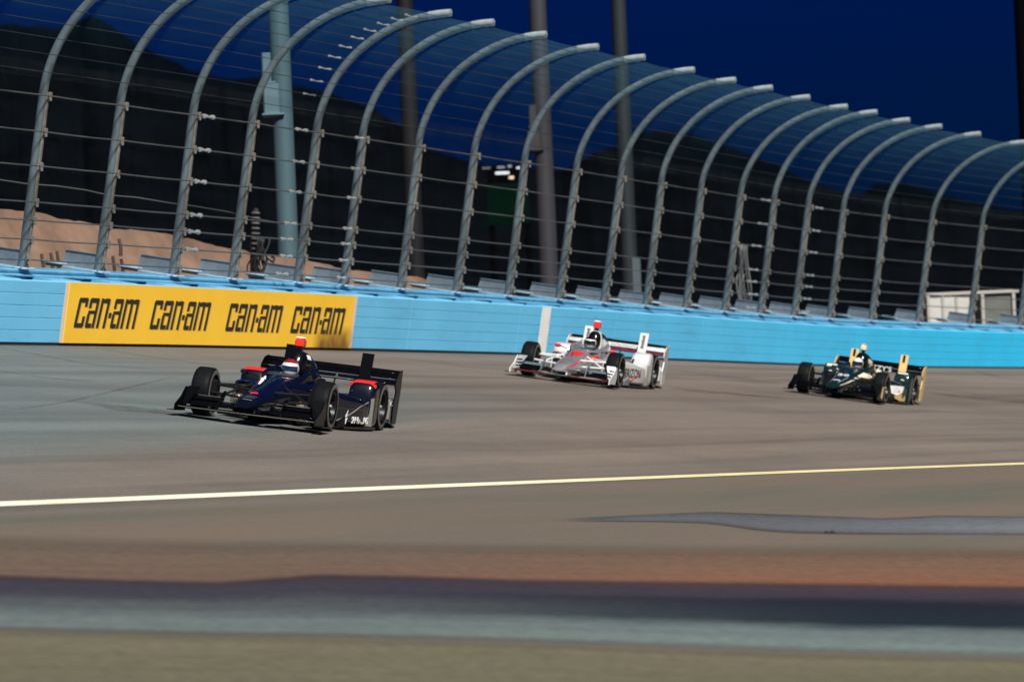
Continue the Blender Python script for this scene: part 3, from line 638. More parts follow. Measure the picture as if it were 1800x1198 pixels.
light_pole(508, 480, 88, .245, .15, M_POLE, 'pale blue grey light pole with a two part box on its left side', [(459, 477, 147, 95, .2, M_BOX), (462, 492, 203, 150, .28, M_BOX)])
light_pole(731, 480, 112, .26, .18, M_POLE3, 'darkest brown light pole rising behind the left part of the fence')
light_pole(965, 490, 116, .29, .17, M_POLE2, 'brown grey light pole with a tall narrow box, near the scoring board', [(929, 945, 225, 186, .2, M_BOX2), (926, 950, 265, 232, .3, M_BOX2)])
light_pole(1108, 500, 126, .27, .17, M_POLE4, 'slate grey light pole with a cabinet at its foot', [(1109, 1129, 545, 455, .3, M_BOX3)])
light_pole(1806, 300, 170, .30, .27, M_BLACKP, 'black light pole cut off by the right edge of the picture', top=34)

M_HILL = mat('unlit_hill', (.0015, .0025, .0036), 1.0, spec=0, noise=.5, nscale=.02, bump=0)  # near-black colour stands for hills left unlit at night
ridge = [(-700, 60), (-500, 20), (-300, 70), (-150, 50), (0, 44), (25, 40), (50, 48), (75, 46), (100, 52), (125, 44), (158, 27), (200, 46), (234, 71), (271, 92), (309, 108), (334, 123), (367, 133), (417, 140), (455, 136), (513, 145), (550, 156), (580, 165), (600, 173), (625, 180), (648, 188), (670, 200), (690, 213), (733, 238), (743, 257), (815, 280), (860, 291), (919, 293), (978, 302), (1000, 297), (1041, 271), (1060, 265), (1082, 255), (1125, 234), (1175, 227), (1213, 233), (1238, 242), (1263, 253), (1300, 265), (1350, 285), (1395, 305), (1425, 320), (1455, 330), (1483, 338), (1513, 341), (1530, 330), (1540, 325), (1590, 323), (1620, 330), (1650, 340), (1688, 350), (1726, 360), (1776, 369), (1850, 372), (2000, 350), (2200, 362), (2500, 350)]
rx = np.arange(-700, 2500, 7.0); ry = np.interp(rx, [p[0] for p in ridge], [p[1] for p in ridge])
DH = 2600.0; mb = MB(); P = []
jit = np.convolve(rng.normal(size=len(rx) + 4), np.ones(3) / 3, 'same')[2:-2] * 2.0
fld = rng.normal(size=(9, len(rx)))
for k in range(9): fld[k] = np.convolve(fld[k], np.ones(7) / 7, 'same')
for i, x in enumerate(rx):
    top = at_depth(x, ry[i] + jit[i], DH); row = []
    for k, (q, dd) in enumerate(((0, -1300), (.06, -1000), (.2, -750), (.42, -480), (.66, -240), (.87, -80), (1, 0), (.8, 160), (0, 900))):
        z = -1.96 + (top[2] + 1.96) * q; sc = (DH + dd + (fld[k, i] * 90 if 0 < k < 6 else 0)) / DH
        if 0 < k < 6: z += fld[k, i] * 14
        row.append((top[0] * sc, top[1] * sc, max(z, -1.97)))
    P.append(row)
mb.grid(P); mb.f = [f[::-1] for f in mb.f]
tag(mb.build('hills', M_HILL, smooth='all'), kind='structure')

M_BERM = mat('brown_dirt', (.185, .118, .084), .95, spec=.1, noise=.3, nscale=1.1, bump=.6, bscale=3, col2=(.118, .073, .050))
bt = [(-260, 340), (-60, 360), (0, 367), (37, 371), (61, 373), (83, 378), (114, 387), (134, 388), (178, 397), (202, 402), (244, 404), (281, 409), (307, 414), (400, 436), (471, 448), (542, 458), (613, 473), (653, 477), (703, 484), (745, 487), (765, 506), (800, 560)]
mb = MB(); P = []; bx = np.arange(-260, 801, 10.0)
for i, x in enumerate(bx):
    y = np.interp(x, [p[0] for p in bt], [p[1] for p in bt]); D = 76 + (x + 60) * .0165
    top = at_depth(x, y + rng.normal() * .8, D); d = np.array([top[0], top[1]]) ; d /= np.linalg.norm(d); row = []
    for q, dd in ((-.05, -9.5), (.15, -8.2), (.40, -6.3), (.47, -5.0), (.50, -4.2), (.68, -2.6), (.88, -1.1), (1, 0), (.9, 1.5), (.3, 6), (-.05, 9)):
        z = -1.96 + (top[2] + 1.96) * max(q, 0) + (rng.normal() * .03 if .1 < q < .95 else 0) - (.05 if q < 0 else 0)
        row.append((top[0] + d[0] * dd, top[1] + d[1] * dd, z))
    P.append(row)
mb.grid(P); mb.f = [f[::-1] for f in mb.f]
tag(mb.build('dirt_bank', M_BERM, smooth='all'), 'low bank of brown dirt behind the near part of the fence', kind='structure')
M_STAKE = mat('weathered_stake', (.06, .045, .035), .9)
for k, (x, y0, y1) in enumerate([(76, 446, 484), (92, 444, 470), (103, 441, 482), (184, 462, 492), (201, 450, 490), (216, 455, 492), (212, 420, 442)]):
    D = 70.6 + x * .016; p0, p1 = at_depth(x, y1 + 8, D), at_depth(x - 3, y0, D)
    mb = MB(); mb.tube([p0, (p0 + p1) / 2 + [.02, 0, 0], p1], [.035, .032, .028], 6)
    tag(mb.build('wooden_stake', M_STAKE, smooth=True), ['thin dark stake leftmost in the dirt behind the first bay', 'short dark stake second in the dirt behind the first bay', 'tall dark stake right of two others behind the first bay', 'thin dark stake just right of the second fence post', 'tallest thin dark stake behind the second bay of fence', 'dark stake rightmost of the three behind the second bay', 'short dark stake higher up the dirt behind the second bay'][k], 'stake', 'stakes in the dirt bank')

# scoring board far behind the fence
D = 240.0
sb0, sb1 = at_depth(857, 320, D), at_depth(928, 288, D); cx = (sb0[0] + sb1[0]) / 2; Y = sb0[1]
board = thing('scoring_board', (cx, Y, -1.95), 'dark electronic scoring board glowing faintly green behind the fence', 'scoreboard')
M_DK = mat('black_housing', (.001, .001, .0012), .8, spec=0)
mb = MB(); mb.bbox(sb0[0], sb1[0], Y - .1, Y + .8, sb0[2], sb1[2], .05); mb.build('header_box', M_DK, board, world=True)
g0, g1 = at_depth(858, 396, D), at_depth(929, 322, D)
M_SCR = mat('green_screen', (.0006, .0022, .0016), .8, spec=0, emit=(.0, .26, .12), estr=.012, noise=0)
mb = MB(); mb.bbox(g0[0], g1[0], Y + .02, Y + .7, g0[2], g1[2], .04); mb.build('screen', M_SCR, board, world=True)
for zz in (-.35, .35):
    mb = MB(); mb.tube([(cx + zz * 3, Y + .4, -1.95), (cx + zz * 3, Y + .4, g0[2])], .18, 10); mb.build('leg', M_DK, board, world=True)
M_LIT = mat('lit_white_panel', (.6, .65, .7), .5, emit=(.75, .85, 1.0), estr=.28)
M_LITD = mat('dim_lit_panel', (.3, .33, .36), .5, emit=(.4, .5, .55), estr=.10); M_LITW = mat('warm_lit_panel', (.6, .5, .35), .5, emit=(1, .8, .5), estr=.25)
for (x0, y0, x1, y1, mm, rot) in ((871, 302, 895, 306.5, M_LIT, 0), (908, 293.5, 921, 296.5, M_LIT, 1), (874, 293, 887, 295.5, M_LITD, 0), (893, 291, 899, 294, M_LITD, 0), (895, 310, 903, 314.5, M_LITW, 0), (848, 295, 862, 296.5, M_LITD, 0)):
    q0, q1 = at_depth(x0, y1, D), at_depth(x1, y0, D); mb = MB(); mb.box(q0[0], q1[0], Y - .16, Y - .104, min(q0[2], q1[2]), max(q0[2], q1[2])); o = mb.build('lit_panel', mm, board, world=True)

# white open trailer at the far right
D = 132.0
M_TRL = mat('white_trailer_panel', (.46, .455, .43), .6, noise=.15, nscale=3, bump=.1); M_TRF = mat('cream_trailer_frame', (.36, .34, .31), .6); M_TIN = mat('grey_shade_net', (.12, .125, .115), .9, noise=.2, nscale=4)
p = lambda x, y: at_depth(x, y, D)
tl, tr_ = p(1628, 518), p(1791, 516); x0, x1, xm = tl[0], tr_[0], p(1708, 517)[0]; zt, Y = tl[2] + .05, tl[1]
trailer = thing('trailer', ((x0 + x1) / 2, Y, -1.95), 'open sided white trailer parked behind the fence at the far right', 'trailer')
def bx(name, m_, *a, b=.02): mb = MB(); mb.bbox(*a, b); return mb.build(name, m_, trailer, world=True)
bx('side_panel', M_TRL, x0 + .09, xm - .075, Y - .02, Y + .04, -.9, zt - .12)
for q in (.36, .66): bx('panel_rib', M_TRF, x0 + (xm - x0) * q - .05, x0 + (xm - x0) * q + .05, Y - .06, Y - .022, -.9, zt - .13)
bx('top_rail', M_TRF, x0 + .001, x1, Y - .08, Y + .08, zt - .11, zt)
for q in (x0 + .04, xm - .02, xm + .32, x1 - .2): bx('corner_post', M_TRF, q - .04, q + .07, Y - .09, Y + .07, -1.0, zt - .112)
bx('shade_net', M_TIN, xm + .40, x1 - .235, Y + .02, Y + .05, -.9, zt - .115)
bx('back_wall', M_TRL, x0 + .05, x1 - .05, Y + 1.9, Y + 2.0, -.9, zt - .05)
bx('roof', M_TRL, x0, x1, Y + .082, Y + 2.0, zt - .045, zt - .002)
bx('trailer_bed', M_TIN, x0, x1, Y - .1, Y + 2.05, -1.15, -.92)
for q in (x0 + .6, x1 - .6):
    for yy in (Y + .05, Y + 1.75):
        mb = MB(); mb.tube([(q, yy - .1, -1.60), (q, yy + .1, -1.60)], .34, 18); mb.build('wheel', M_FLATBLK, trailer, world=True)

# ------------------------------------------------------------------ race cars  (x forward from the front axle, y to the car's left, z up)
M_TYRE = mat('tyre_rubber', (.0060, .0072, .0085), .5, spec=.05, noise=.3, nscale=9, bump=.15)
M_SIDE = mat('lit_dusty_sidewall', (.115, .112, .10), .7, spec=.3, noise=.3, nscale=14)  # dusty grey, made paler for the light on the tyre sides
M_RIM = mat('black_rim', (.006, .006, .007), .4, spec=.25)
M_CARB = mat('carbon_fibre', (.003, .003, .004), .35, spec=.08, coat=.4, noise=.2, nscale=30)
M_ARM = mat('suspension_black', (.010, .010, .011), .35, spec=.2, coat=.3)
M_SILV = mat('silver_metal', (.55, .56, .57), .3, metal=.8)
M_INT = mat('cockpit_black', (.008, .008, .009), .85, spec=.1)
M_GLASS = mat('clear_screen', (.10, .12, .14), .08, spec=.6)
M_GLASS.node_tree.nodes['Principled BSDF'].inputs['Alpha'].default_value = .28
M_SHADE = mat('clear_visor', (.04, .05, .07), .12, coat=.5)

def crom(xs, ys, x):
    xs = np.array(xs, float); ys = np.array(ys, float); o = np.argsort(xs); xs = xs[o]; ys = ys[o]
    m = np.gradient(ys, xs); i = np.clip(np.searchsorted(xs, x) - 1, 0, len(xs) - 2); h = xs[i + 1] - xs[i]; t = (x - xs[i]) / h
    return (2 * t**3 - 3 * t**2 + 1) * ys[i] + (t**3 - 2 * t**2 + t) * h * m[i] + (-2 * t**3 + 3 * t**2) * ys[i + 1] + (t**3 - t**2) * h * m[i + 1]
class Loft:
    """stations: x, half width, bottom, top, centre y, exponent"""
    def __init__(s, st): s.st = np.array(st, float); s.x0, s.x1 = s.st[:, 0].max(), s.st[:, 0].min()
    def par(s, x): return [crom(s.st[:, 0], s.st[:, k], x) for k in range(1, 6)]
    def pt(s, x, th, out=0.0):
        hw, zb, zt, cy, e = s.par(x); c, q = math.cos(th), math.sin(th)
        f = lambda v: math.copysign(abs(v) ** (2 / e), v)
        return np.array([x, cy + (hw + out) * f(c), (zb + zt) / 2 + ((zt - zb) / 2 + out) * f(q)])
    def mesh(s, n=32, m=36, skip=None, xr=None):
        xs = np.linspace(*(xr or (s.x0, s.x1)), m); mb = MB(); rg = [[s.pt(x, 2 * math.pi * k / n + 1e-4) for k in range(n)] for x in xs]; mb.rings(rg)
        if skip: mb.f = [f for f in mb.f if not skip(np.mean([mb.v[i] for i in f], 0))]
        return mb
    def decal(s, edge0, edge1, out=.004, m=24, n=8, mirror=False):
        """a thin graphic following the skin: edge0/edge1 are lists of (x, angle)"""
        e0, e1 = np.array(edge0, float), np.array(edge1, float); P = []
        for u in np.linspace(0, 1, m):
            k0 = [np.interp(u, np.linspace(0, 1, len(e0)), e0[:, j]) for j in (0, 1)]; k1 = [np.interp(u, np.linspace(0, 1, len(e1)), e1[:, j]) for j in (0, 1)]
            P.append([s.pt(k0[0] + (k1[0] - k0[0]) * v, R(k0[1] + (k1[1] - k0[1]) * v), out) for v in np.linspace(0, 1, n)])
        mb = MB(); mb.grid(P); return mb
def text_obj(txt, name, m_, parent, loc, xd, yd, size, shear=0.0, depth=.002, sx=1.0):
    cu = bpy.data.curves.new('t', 'FONT'); cu.body = txt; cu.size = size; cu.align_x = 'CENTER'; cu.align_y = 'CENTER'; cu.shear = shear; cu.extrude = depth; cu.resolution_u = 3
    tmp = bpy.data.objects.new('t', cu); COL.objects.link(tmp); bpy.context.view_layer.update()
    me = bpy.data.meshes.new_from_object(tmp.evaluated_get(bpy.context.evaluated_depsgraph_get())); bpy.data.objects.remove(tmp)
    me.materials.clear(); me.materials.append(m_); me.name = name; o = bpy.data.objects.new(name, me); COL.objects.link(o); o.parent = parent
    x = Vector(xd).normalized(); y = Vector(yd); y = (y - x * y.dot(x)).normalized(); z = x.cross(y); x = x * sx
    o.matrix_basis = Matrix(((x[0], y[0], z[0], loc[0]), (x[1], y[1], z[1], loc[1]), (x[2], y[2], z[2], loc[2]), (0, 0, 0, 1))); return o
def lathe(prof, n=32, c=(0, 0, 0)):            # profile of (y, r) round the y axis
    mb = MB(); mb.rings([[(c[0] + r * math.cos(2 * math.pi * k / n), c[1] + y, c[2] + r * math.sin(2 * math.pi * k / n)) for k in range(n)] for y, r in prof], True, False); return mb
def slab(pts, thick, axis_=1):                 # a flat plate: outline in the x-z plane given thickness in y (or other axis)
    mb = MB(); n = len(pts); lo = []; hi = []
    for p_ in pts:
        p_ = np.array(p_, float); a = p_.copy(); b = p_.copy(); a[axis_] -= thick / 2; b[axis_] += thick / 2; lo.append(a); hi.append(b)
    mb.add(lo + hi, [tuple(range(n - 1, -1, -1)), tuple(range(n, 2 * n))] + [(i, (i + 1) % n, n + (i + 1) % n, n + i) for i in range(n)]); return mb
def wing(xle, xte, zle, zte, y0, y1, th=.022, camber=.03, ny=10, sweep=0.0, droop=0.0):
    mb = MB(); rg = []
    for y in np.linspace(y0, y1, ny):
        pr = []; q = abs(y)
        for t in (0, .15, .4, .7, 1): pr.append((xle + (xte - xle) * t - sweep * q, y, zle + (zte - zle) * t + th / 2 * (1 - t * .7) * (0.4 if t == 0 else 1) - camber * 4 * t * (1 - t) - droop * q))
        for t in (1, .7, .4, .15, 0): pr.append((xle + (xte - xle) * t - sweep * q, y, zle + (zte - zle) * t - th / 2 * (1 - t * .7) * (0.4 if t == 0 else 1) - camber * 4 * t * (1 - t) - droop * q - .001))
        rg.append(pr)
    mb.rings(rg); return mb

def place(i):
    o, f, l, up = CARS[i]
    return Matrix(((f[0], l[0], up[0], o[0]), (f[1], l[1], up[1], o[1]), (f[2], l[2], up[2], o[2]), (0, 0, 0, 1)))

def yo(x): return float(np.interp(-x, [.98, 1.10, 1.35, 1.7, 2.05, 2.2], [.65, .72, .80, .89, .95, .94]))      # outer face of the sidepod

def build_car(label, mw, lv):
    car = thing('race_car', (0, 0, 0), label, 'race car', 'open wheel race cars on the track', mat=mw)
    B, W2, AC, AC2 = lv['body'], lv['wing'], lv['accent'], lv['accent2']
    # ---- tub and nose
    tub = Loft([(1.10, .10, .19, .255, 0, 2.6), (1.0, .135, .165, .30, 0, 2.6), (.7, .18, .145, .365, 0, 2.6), (.35, .215, .135, .435, 0, 2.5), (0, .25, .125, .50, 0, 2.5), (-.4, .295, .10, .575, 0, 2.6), (-.75, .345, .07, .635, 0, 2.8), (-1.15, .375, .06, .655, 0, 3.0), (-1.55, .38, .06, .665, 0, 3.0), (-1.95, .34, .06, .63, 0, 2.8), (-2.5, .25, .07, .53, 0, 2.5), (-3.1, .165, .10, .43, 0, 2.4), (-3.55, .11, .16, .37, 0, 2.2)])
    body = tub.mesh(36, 64, skip=lambda c: -1.52 < c[0] < -.80 and abs(c[1]) < .235 and c[2] > .5).build('body', B, car, smooth=True)
    mb = MB(); mb.rings([[(x, s * .232 * k, z) for s, z in ((-1, .60), (-1, .16), (1, .16), (1, .60))] for x, k in ((-.80, .8), (-.95, 1), (-1.52, 1))], False, False); mb.grid([[(-.80, -.19, .16), (-.80, -.19, .58)], [(-.80, .19, .16), (-.80, .19, .58)]]); mb.grid([[(-1.52, -.24, .16), (-1.52, -.24, .62)], [(-1.52, .24, .16), (-1.52, .24, .62)]]); mb.build('cockpit_liner', M_INT, body)
    # raised cockpit sides and headrest, windscreen
    for s in (-1, 1):
        mb = MB(); rg = []
        for x, y, z, wd in ((-.62, .20, .60, .012), (-.80, .262, .662, .03), (-1.05, .292, .700, .042), (-1.35, .296, .735, .055), (-1.60, .27, .775, .06)):
            rg.append([(x, s * (y + wd), z - .10), (x, s * (y + wd * .8), z - .02), (x, s * y, z), (x, s * (y - wd * .7), z - .02), (x, s * (y - wd), z - .12)])
        mb.rings(rg); mb.build('cockpit_side', lv.get('side', B), car, smooth=True)
    mb = MB(); P = []
    for k in range(13):
        th = R(-78 + 156 * k / 12); P.append([(-.90 + .30 * math.cos(th) + 0.0, .235 * math.sin(th), .648 + 0 * th), (-1.00 + .30 * math.cos(th), .225 * math.sin(th), .692 - .012 * (1 - math.cos(th)))])
    mb.grid(P); mb.build('windscreen', M_GLASS, car, smooth='all')
    # ---- air intake, engine cover, camera pod
    hoop = Loft([(-1.46, .055, .64, .80, 0, 2.2), (-1.52, .105, .63, .93, 0, 2.3), (-1.58, .125, .62, .985, 0, 2.5), (-1.64, .130, .60, .995, 0, 2.5)]); hoop.mesh(24, 8).build('roll_hoop', M_CARB, car, smooth=True)
    cov = Loft([(-1.60, .142, .50, 1.0, 0, 2.6), (-1.72, .150, .50, 1.0, 0, 2.6), (-2.0, .160, .50, .965, 0, 2.4), (-2.35, .155, .45, .86, 0, 2.2), (-2.75, .135, .40, .70, 0, 2.2), (-3.2, .10, .34, .54, 0, 2.2), (-3.5, .075, .30, .43, 0, 2.2)])
    cover = cov.mesh(28, 36).build('engine_cover', lv.get('cover', B), car, smooth=True)
    pod = MB(); pod.bbox(-1.78, -1.62, -.028, .028, .985, 1.045, .01); pod.build('pod_stem', M_CARB, car)
    pod = MB(); pod.bbox(-1.80, -1.60, -.062, .062, 1.045, 1.165, .022); po = pod.build('camera_pod', lv['pod'], car); po['label'] = lv['podl']
    pod = MB(); pod.bbox(-1.79, -1.61, -.055, .055, 1.167, 1.19, .01); pod.build('pod_cap', lv['podcap'], po)
    mb = MB(); mb.tube([(.22, .02, .46), (.20, .02, .60)], [.006, .004], 6); mb.build('pitot_tube', M_ARM, car)
    # ---- sidepods, floor, wheel guards
    for s in (-1, 1):
        sp = Loft([(-.98, .150, .12, .50, s * .50, 5), (-1.10, .185, .08, .52, s * .535, 5), (-1.35, .225, .055, .50, s * .575, 5), (-1.7, .275, .05, .465, s * .615, 6), (-2.05, .305, .05, .43, s * .645, 6), (-2.20, .300, .05, .415, s * .640, 6), (-2.28, .24, .05, .40, s * .575, 5), (-2.5, .19, .05, .36, s * .50, 4), (-2.9, .13, .06, .30, s * .38, 3)])
        so = sp.mesh(28, 30).build('sidepod', lv.get('pods', B), car, smooth=True)
        mb = MB(); mb.bbox(-.995, -.965, s * .50 - .115, s * .50 + .115, .17, .44, .03); mb.build('air_inlet', M_INT, so)
        gd = Loft([(-2.33, .150, .22, .52, s * .770, 3.5), (-2.37, .180, .10, .62, s * .782, 4), (-2.42, .190, .05, .660, s * .790, 5), (-2.52, .195, .045, .685, s * .790, 6), (-2.63, .195, .045, .69, s * .790, 6)])
        go = gd.mesh(28, 14).build('wheel_guard', lv.get('guard', B), car, smooth=True)
        if lv.get('guard_top'):
            gd.decal([(-2.40, 118), (-2.63, 118)], [(-2.40, 62), (-2.63, 62)], .004, 8, 12).build('guard_cap', lv['guard_top'], go, smooth='all')
            mb = MB(); mb.bbox(-2.425, -2.405, s * .79 - .19, s * .79 + .19, .590, .650, .008); mb.build('guard_lip', lv['guard_top'], go)
        mb = MB(); mb.hexa([(-2.36, s * .845, .06), (-2.345, s * .985, .06), (-2.375, s * .985, .06), (-2.385, s * .845, .06), (-2.36, s * .80, .40), (-2.345, s * .985, .46), (-2.375, s * .985, .46), (-2.385, s * .80, .40)]); mb.build('guard_panel', lv.get('gpanel', W2), go)
        fl = slab([(-.55, s * .34, .035), (-.95, s * .60, .035), (-1.05, s * .90, .035), (-2.0, s * .985, .035), (-2.60, s * .99, .035), (-2.60, s * .55, .035), (-3.5, s * .40, .035), (-3.5, s * .1, .035), (-.55, s * .1, .035)], .03, 2); fl.build('floor', M_CARB, car)
        mb = MB(); mb.hexa([(-.72, s * .86 - .008, .05), (-1.02, s * .90 - .008, .05), (-1.02, s * .90 + .008, .05), (-.72, s * .86 + .008, .05), (-.80, s * .86 - .008, .13), (-1.02, s * .90 - .008, .19), (-1.02, s * .90 + .008, .19), (-.80, s * .86 + .008, .13)]); mb.build('bargeboard', W2, car)
        mb = MB(); mb.tube([(-.86, s * .33, .60), (-.88, s * .50, .635)], .010, 6); mb.build('mirror_stem', M_ARM, car)
        mb = MB(); mb.bbox(-.94, -.86, s * .54 - .06, s * .54 + .06, .605, .67, .022); mb.build('mirror', lv.get('mirror', B), car)
    # ---- wheels
    for nm, x, yc, r, wd in (('front', 0, .825, .328, .26), ('rear', -3.0, .795, .342, .39)):
        for s in (-1, 1):
            c = (x, s * yc, r - .002); h = wd / 2
            wh = thing('wheel', c, None, None); wh.parent = car
            tp = [(-h * .80, r * .62), (-h * .98, r * .70), (-h, r * .82), (-h * .94, r * .93), (-h * .80, r * .985), (-h * .4, r), (0, r), (h * .4, r), (h * .80, r * .985), (h * .94, r * .93), (h, r * .82), (h * .98, r * .70), (h * .80, r * .62)]
            ty = lathe(tp, 40); ty.build('tyre', M_TYRE, wh, smooth='all')
            for q in (-1, 1):
                lathe([(q * (h * .985 + .0025), r * .735), (q * (h + .0025), r * .82), (q * (h * .955 + .003), r * .915)], 40).build('sidewall', M_SIDE, wh, smooth='all')
                rp = [(q * h * .80, r * .625), (q * h * .93, r * .60), (q * h * .90, r * .55), (q * h * .45, r * .50), (q * h * .35, r * .20), (q * h * .50, r * .17), (q * h * .50, .001)]
                lathe(rp, 32).build('rim', M_RIM, wh, smooth=True)
            mb = lathe([(s * h * .5, .026), (s * h * .80, .024), (s * h * .86, .016), (s * h * .86, .001)], 8); mb.build('wheel_nut', M_SILV, wh)
            if nm == 'front':
                for k in range(5):
                    th = 2 * math.pi * k / 5 + .3; mb = MB(); a = np.array([math.cos(th), 0, math.sin(th)]); mb.tube([a * .05 + [0, s * h * .42, 0], a * r * .52 + [0, s * h * .60, 0]], .022, 6); mb.build('spoke', M_RIM, wh)
    for s in (-1, 1):                              # suspension
        arms = [((0, .74, .44), (.22, .19, .42)), ((0, .74, .44), (-.42, .25, .47)), ((0, .74, .20), (.24, .18, .20)), ((0, .74, .20), (-.42, .26, .18)), ((0, .72, .24), (-.16, .22, .50)), ((.10, .73, .33), (.16, .19, .30)),
                ((-3, .62, .46), (-2.75, .18, .44)), ((-3, .62, .46), (-3.3, .14, .42)), ((-3, .62, .20), (-2.7, .2, .18)), ((-3, .62, .20), (-3.35, .13, .2))]
        for a, b in arms:
            mb = MB(); mb.tube([(a[0], s * a[1], a[2]), (b[0], s * b[1], b[2])], .017, 8, sq=.6); mb.build('suspension_arm', lv.get('arm', M_ARM) if a[0] > -1 else M_ARM, car, smooth=True)
        mb = MB(); mb.bbox(-.10, .10, s * .70 - .05, s * .70 + .05, .16, .50, .02); mb.build('upright', M_RIM, car)
    # ---- front wing
    fw = thing('front_wing', (.95, 0, .1), None, None); fw.parent = car
    IV = Matrix.Translation((-.95, 0, -.1))
    def fb(mb, nm, m_, smooth=False): o = mb.build(nm, m_, fw, smooth=smooth); o.matrix_parent_inverse = IV; return o
    fb(wing(1.06, .72, .115, .125, -.93, .93, .028, .018, 17, sweep=.16, droop=.0), 'main_plane', W2, 'all')
    for s in (-1, 1):
        ya, yb = (.24, .90) if s > 0 else (-.90, -.24)
        fb(wing(.80, .60, .150, .225, ya, yb, .016, .012, 8, sweep=.14), 'flap', lv.get('flap', W2), 'all')
        fb(wing(.66, .55, .235, .275, ya + (.20 if s > 0 else 0), yb - (0 if s > 0 else .20), .014, .01, 8, sweep=.12), 'upper_flap', lv.get('flap2', W2), 'all')
        fb(slab([(1.0, s * .955, .05), (.48, s * .955, .05), (.40, s * .955, .20), (.44, s * .955, .37), (.52, s * .955, .375), (.72, s * .955, .24), (.98, s * .955, .14)], .016), 'endplate', lv.get('endplate', W2))
        fb(slab([(.98, s * .97, .058), (.98, s * 1.06, .055), (.46, s * 1.075, .055), (.46, s * .97, .058)], .012, 2), 'foot_plate', M_CARB)
        fb(slab([(.78, s * .43, .13), (.55, s * .43, .17), (.40, s * .43, .36), (.46, s * .43, .375), (.62, s * .43, .33)], .014), 'inner_fin', W2)
        tri = MB(); tri.hexa([(.70, s * .86, .15), (.68, s * .86, .148), (.66, s * .935, .13), (.68, s * .935, .13), (.50, s * .765, .385), (.485, s * .765, .385), (.46, s * .935, .385), (.475, s * .935, .385)])
        fb(tri, 'winglet', lv.get('winglet', W2))
        fb(slab([(.98, s * .125, .13), (.74, s * .145, .13), (.70, s * .150, .22), (.94, s * .125, .20)], .02), 'pylon', B)
    # ---- rear wing and bumper pods
    rw = thing('rear_wing', (-3.6, 0, .8), None, None); rw.parent = car; IR = Matrix.Translation((3.6, 0, -.8))
    def rb(mb, nm, m_, smooth=False): o = mb.build(nm, m_, rw, smooth=smooth); o.matrix_parent_inverse = IR; return o
    rb(wing(-3.42, -3.74, .672, .722, -.985, .985, .03, .03, 12), 'main_plane', lv.get('rw_low', W2), 'all')
    rb(wing(-3.70, -3.88, .740, .812, -.985, .985, .018, .012, 12), 'flap', lv.get('rw_high', W2), 'all')
    rb(wing(-3.87, -3.93, .812, .862, -.985, .985, .010, .004, 12), 'gurney_flap', lv.get('rw_top', W2), 'all')
    for s in (-1, 1):
        rb(slab([(-3.58, s * .99, .64), (-3.60, s * .99, .74), (-3.76, s * .99, .84), (-3.96, s * .99, .872), (-3.96, s * .99, .62), (-3.86, s * .99, .10), (-3.60, s * .99, .10), (-3.58, s * .99, .36), (-3.68, s * .99, .56)], .022), 'endplate', lv.get('rw_end', W2))
        mb = MB(); mb.hexa([(-3.40, s * .56 - .085, .56), (-3.46, s * .56 - .08, .56), (-3.46, s * .56 + .08, .56), (-3.40, s * .56 + .085, .56), (-3.55, s * .56 - .085, 1.06), (-3.60, s * .56 - .08, 1.06), (-3.60, s * .56 + .08, 1.06), (-3.55, s * .56 + .085, 1.06)]); bo = rb(mb, 'wing_board', lv.get('board', W2))
        if lv.get('board_slot'): 
            mb = MB(); mb.hexa([(-3.488, s * .56 - .03, .90), (-3.50, s * .56 - .03, .90), (-3.50, s * .56 + .025, .90), (-3.488, s * .56 + .025, .90), (-3.53, s * .56 - .03, 1.05), (-3.545, s * .56 - .03, 1.05), (-3.545, s * .56 + .025, 1.05), (-3.53, s * .56 + .025, 1.05)]); rb(mb, 'board_slot', lv['board_slot'])
        mb = MB(); mb.tube([(-3.3, s * .12, .36), (-3.52, s * .13, .69)], .02, 8, sq=.5); rb(mb, 'support', M_CARB)
        mb = MB(); mb.bbox(-3.92, -3.46, s * .80 - .17, s * .80 + .17, .12, .46, .05); rb(mb, 'bumper_pod', lv.get('bumper', W2))
    return car, tub, cov, body, cover, fw, rw

def paint(name, col, rough=.3, metal=.0, coat=.8, noise=.06, spec=.12):
    m = mat(name, col, max(rough, .45), metal, spec, coat, noise, 2.5); m.node_tree.nodes['Principled BSDF'].inputs['Coat Roughness'].default_value = .03; return m
M_NAVY = paint('navy_paint', (.0010, .0030, .0105), coat=.9); M_BLK = paint('gloss_black', (.0018, .0022, .0030), .22, coat=.38, spec=.03); M_RED = mat('red_paint', (.62, .02, .015), .4, coat=.3); M_REDL = mat('red_lens', (.75, .03, .02), .35, coat=.4)
M_WPT = paint('white_car_paint', (.66, .66, .66), .28, .15, .6); M_SLV = paint('silver_car_paint', (.58, .59, .62), .24, .85, .8); M_GRN = paint('dark_green_paint', (.0022, .017, .017), .2, coat=1.0); M_GOLD = paint('pale_gold_paint', (.62, .43, .17), .38, .15, .3)
M_CREAM = paint('cream_paint', (.70, .62, .46), .4, 0, .3); M_PEARL = paint('pearl_white_paint', (.60, .61, .61), .30, .35, .8); M_GRY = paint('pearl_grey_paint', (.22, .22, .19), .35, .2, .5); M_TEAL = paint('pale_teal_wing', (.10, .14, .16), .35, 0, .5); M_MAROON = paint('dark_red_paint', (.16, .012, .015), .35)
M_COPPER = mat('copper_glint_metal', (.34, .24, .17), .3, metal=.6)
M_ORG = mat('orange_paint', (.75, .17, .06), .45)

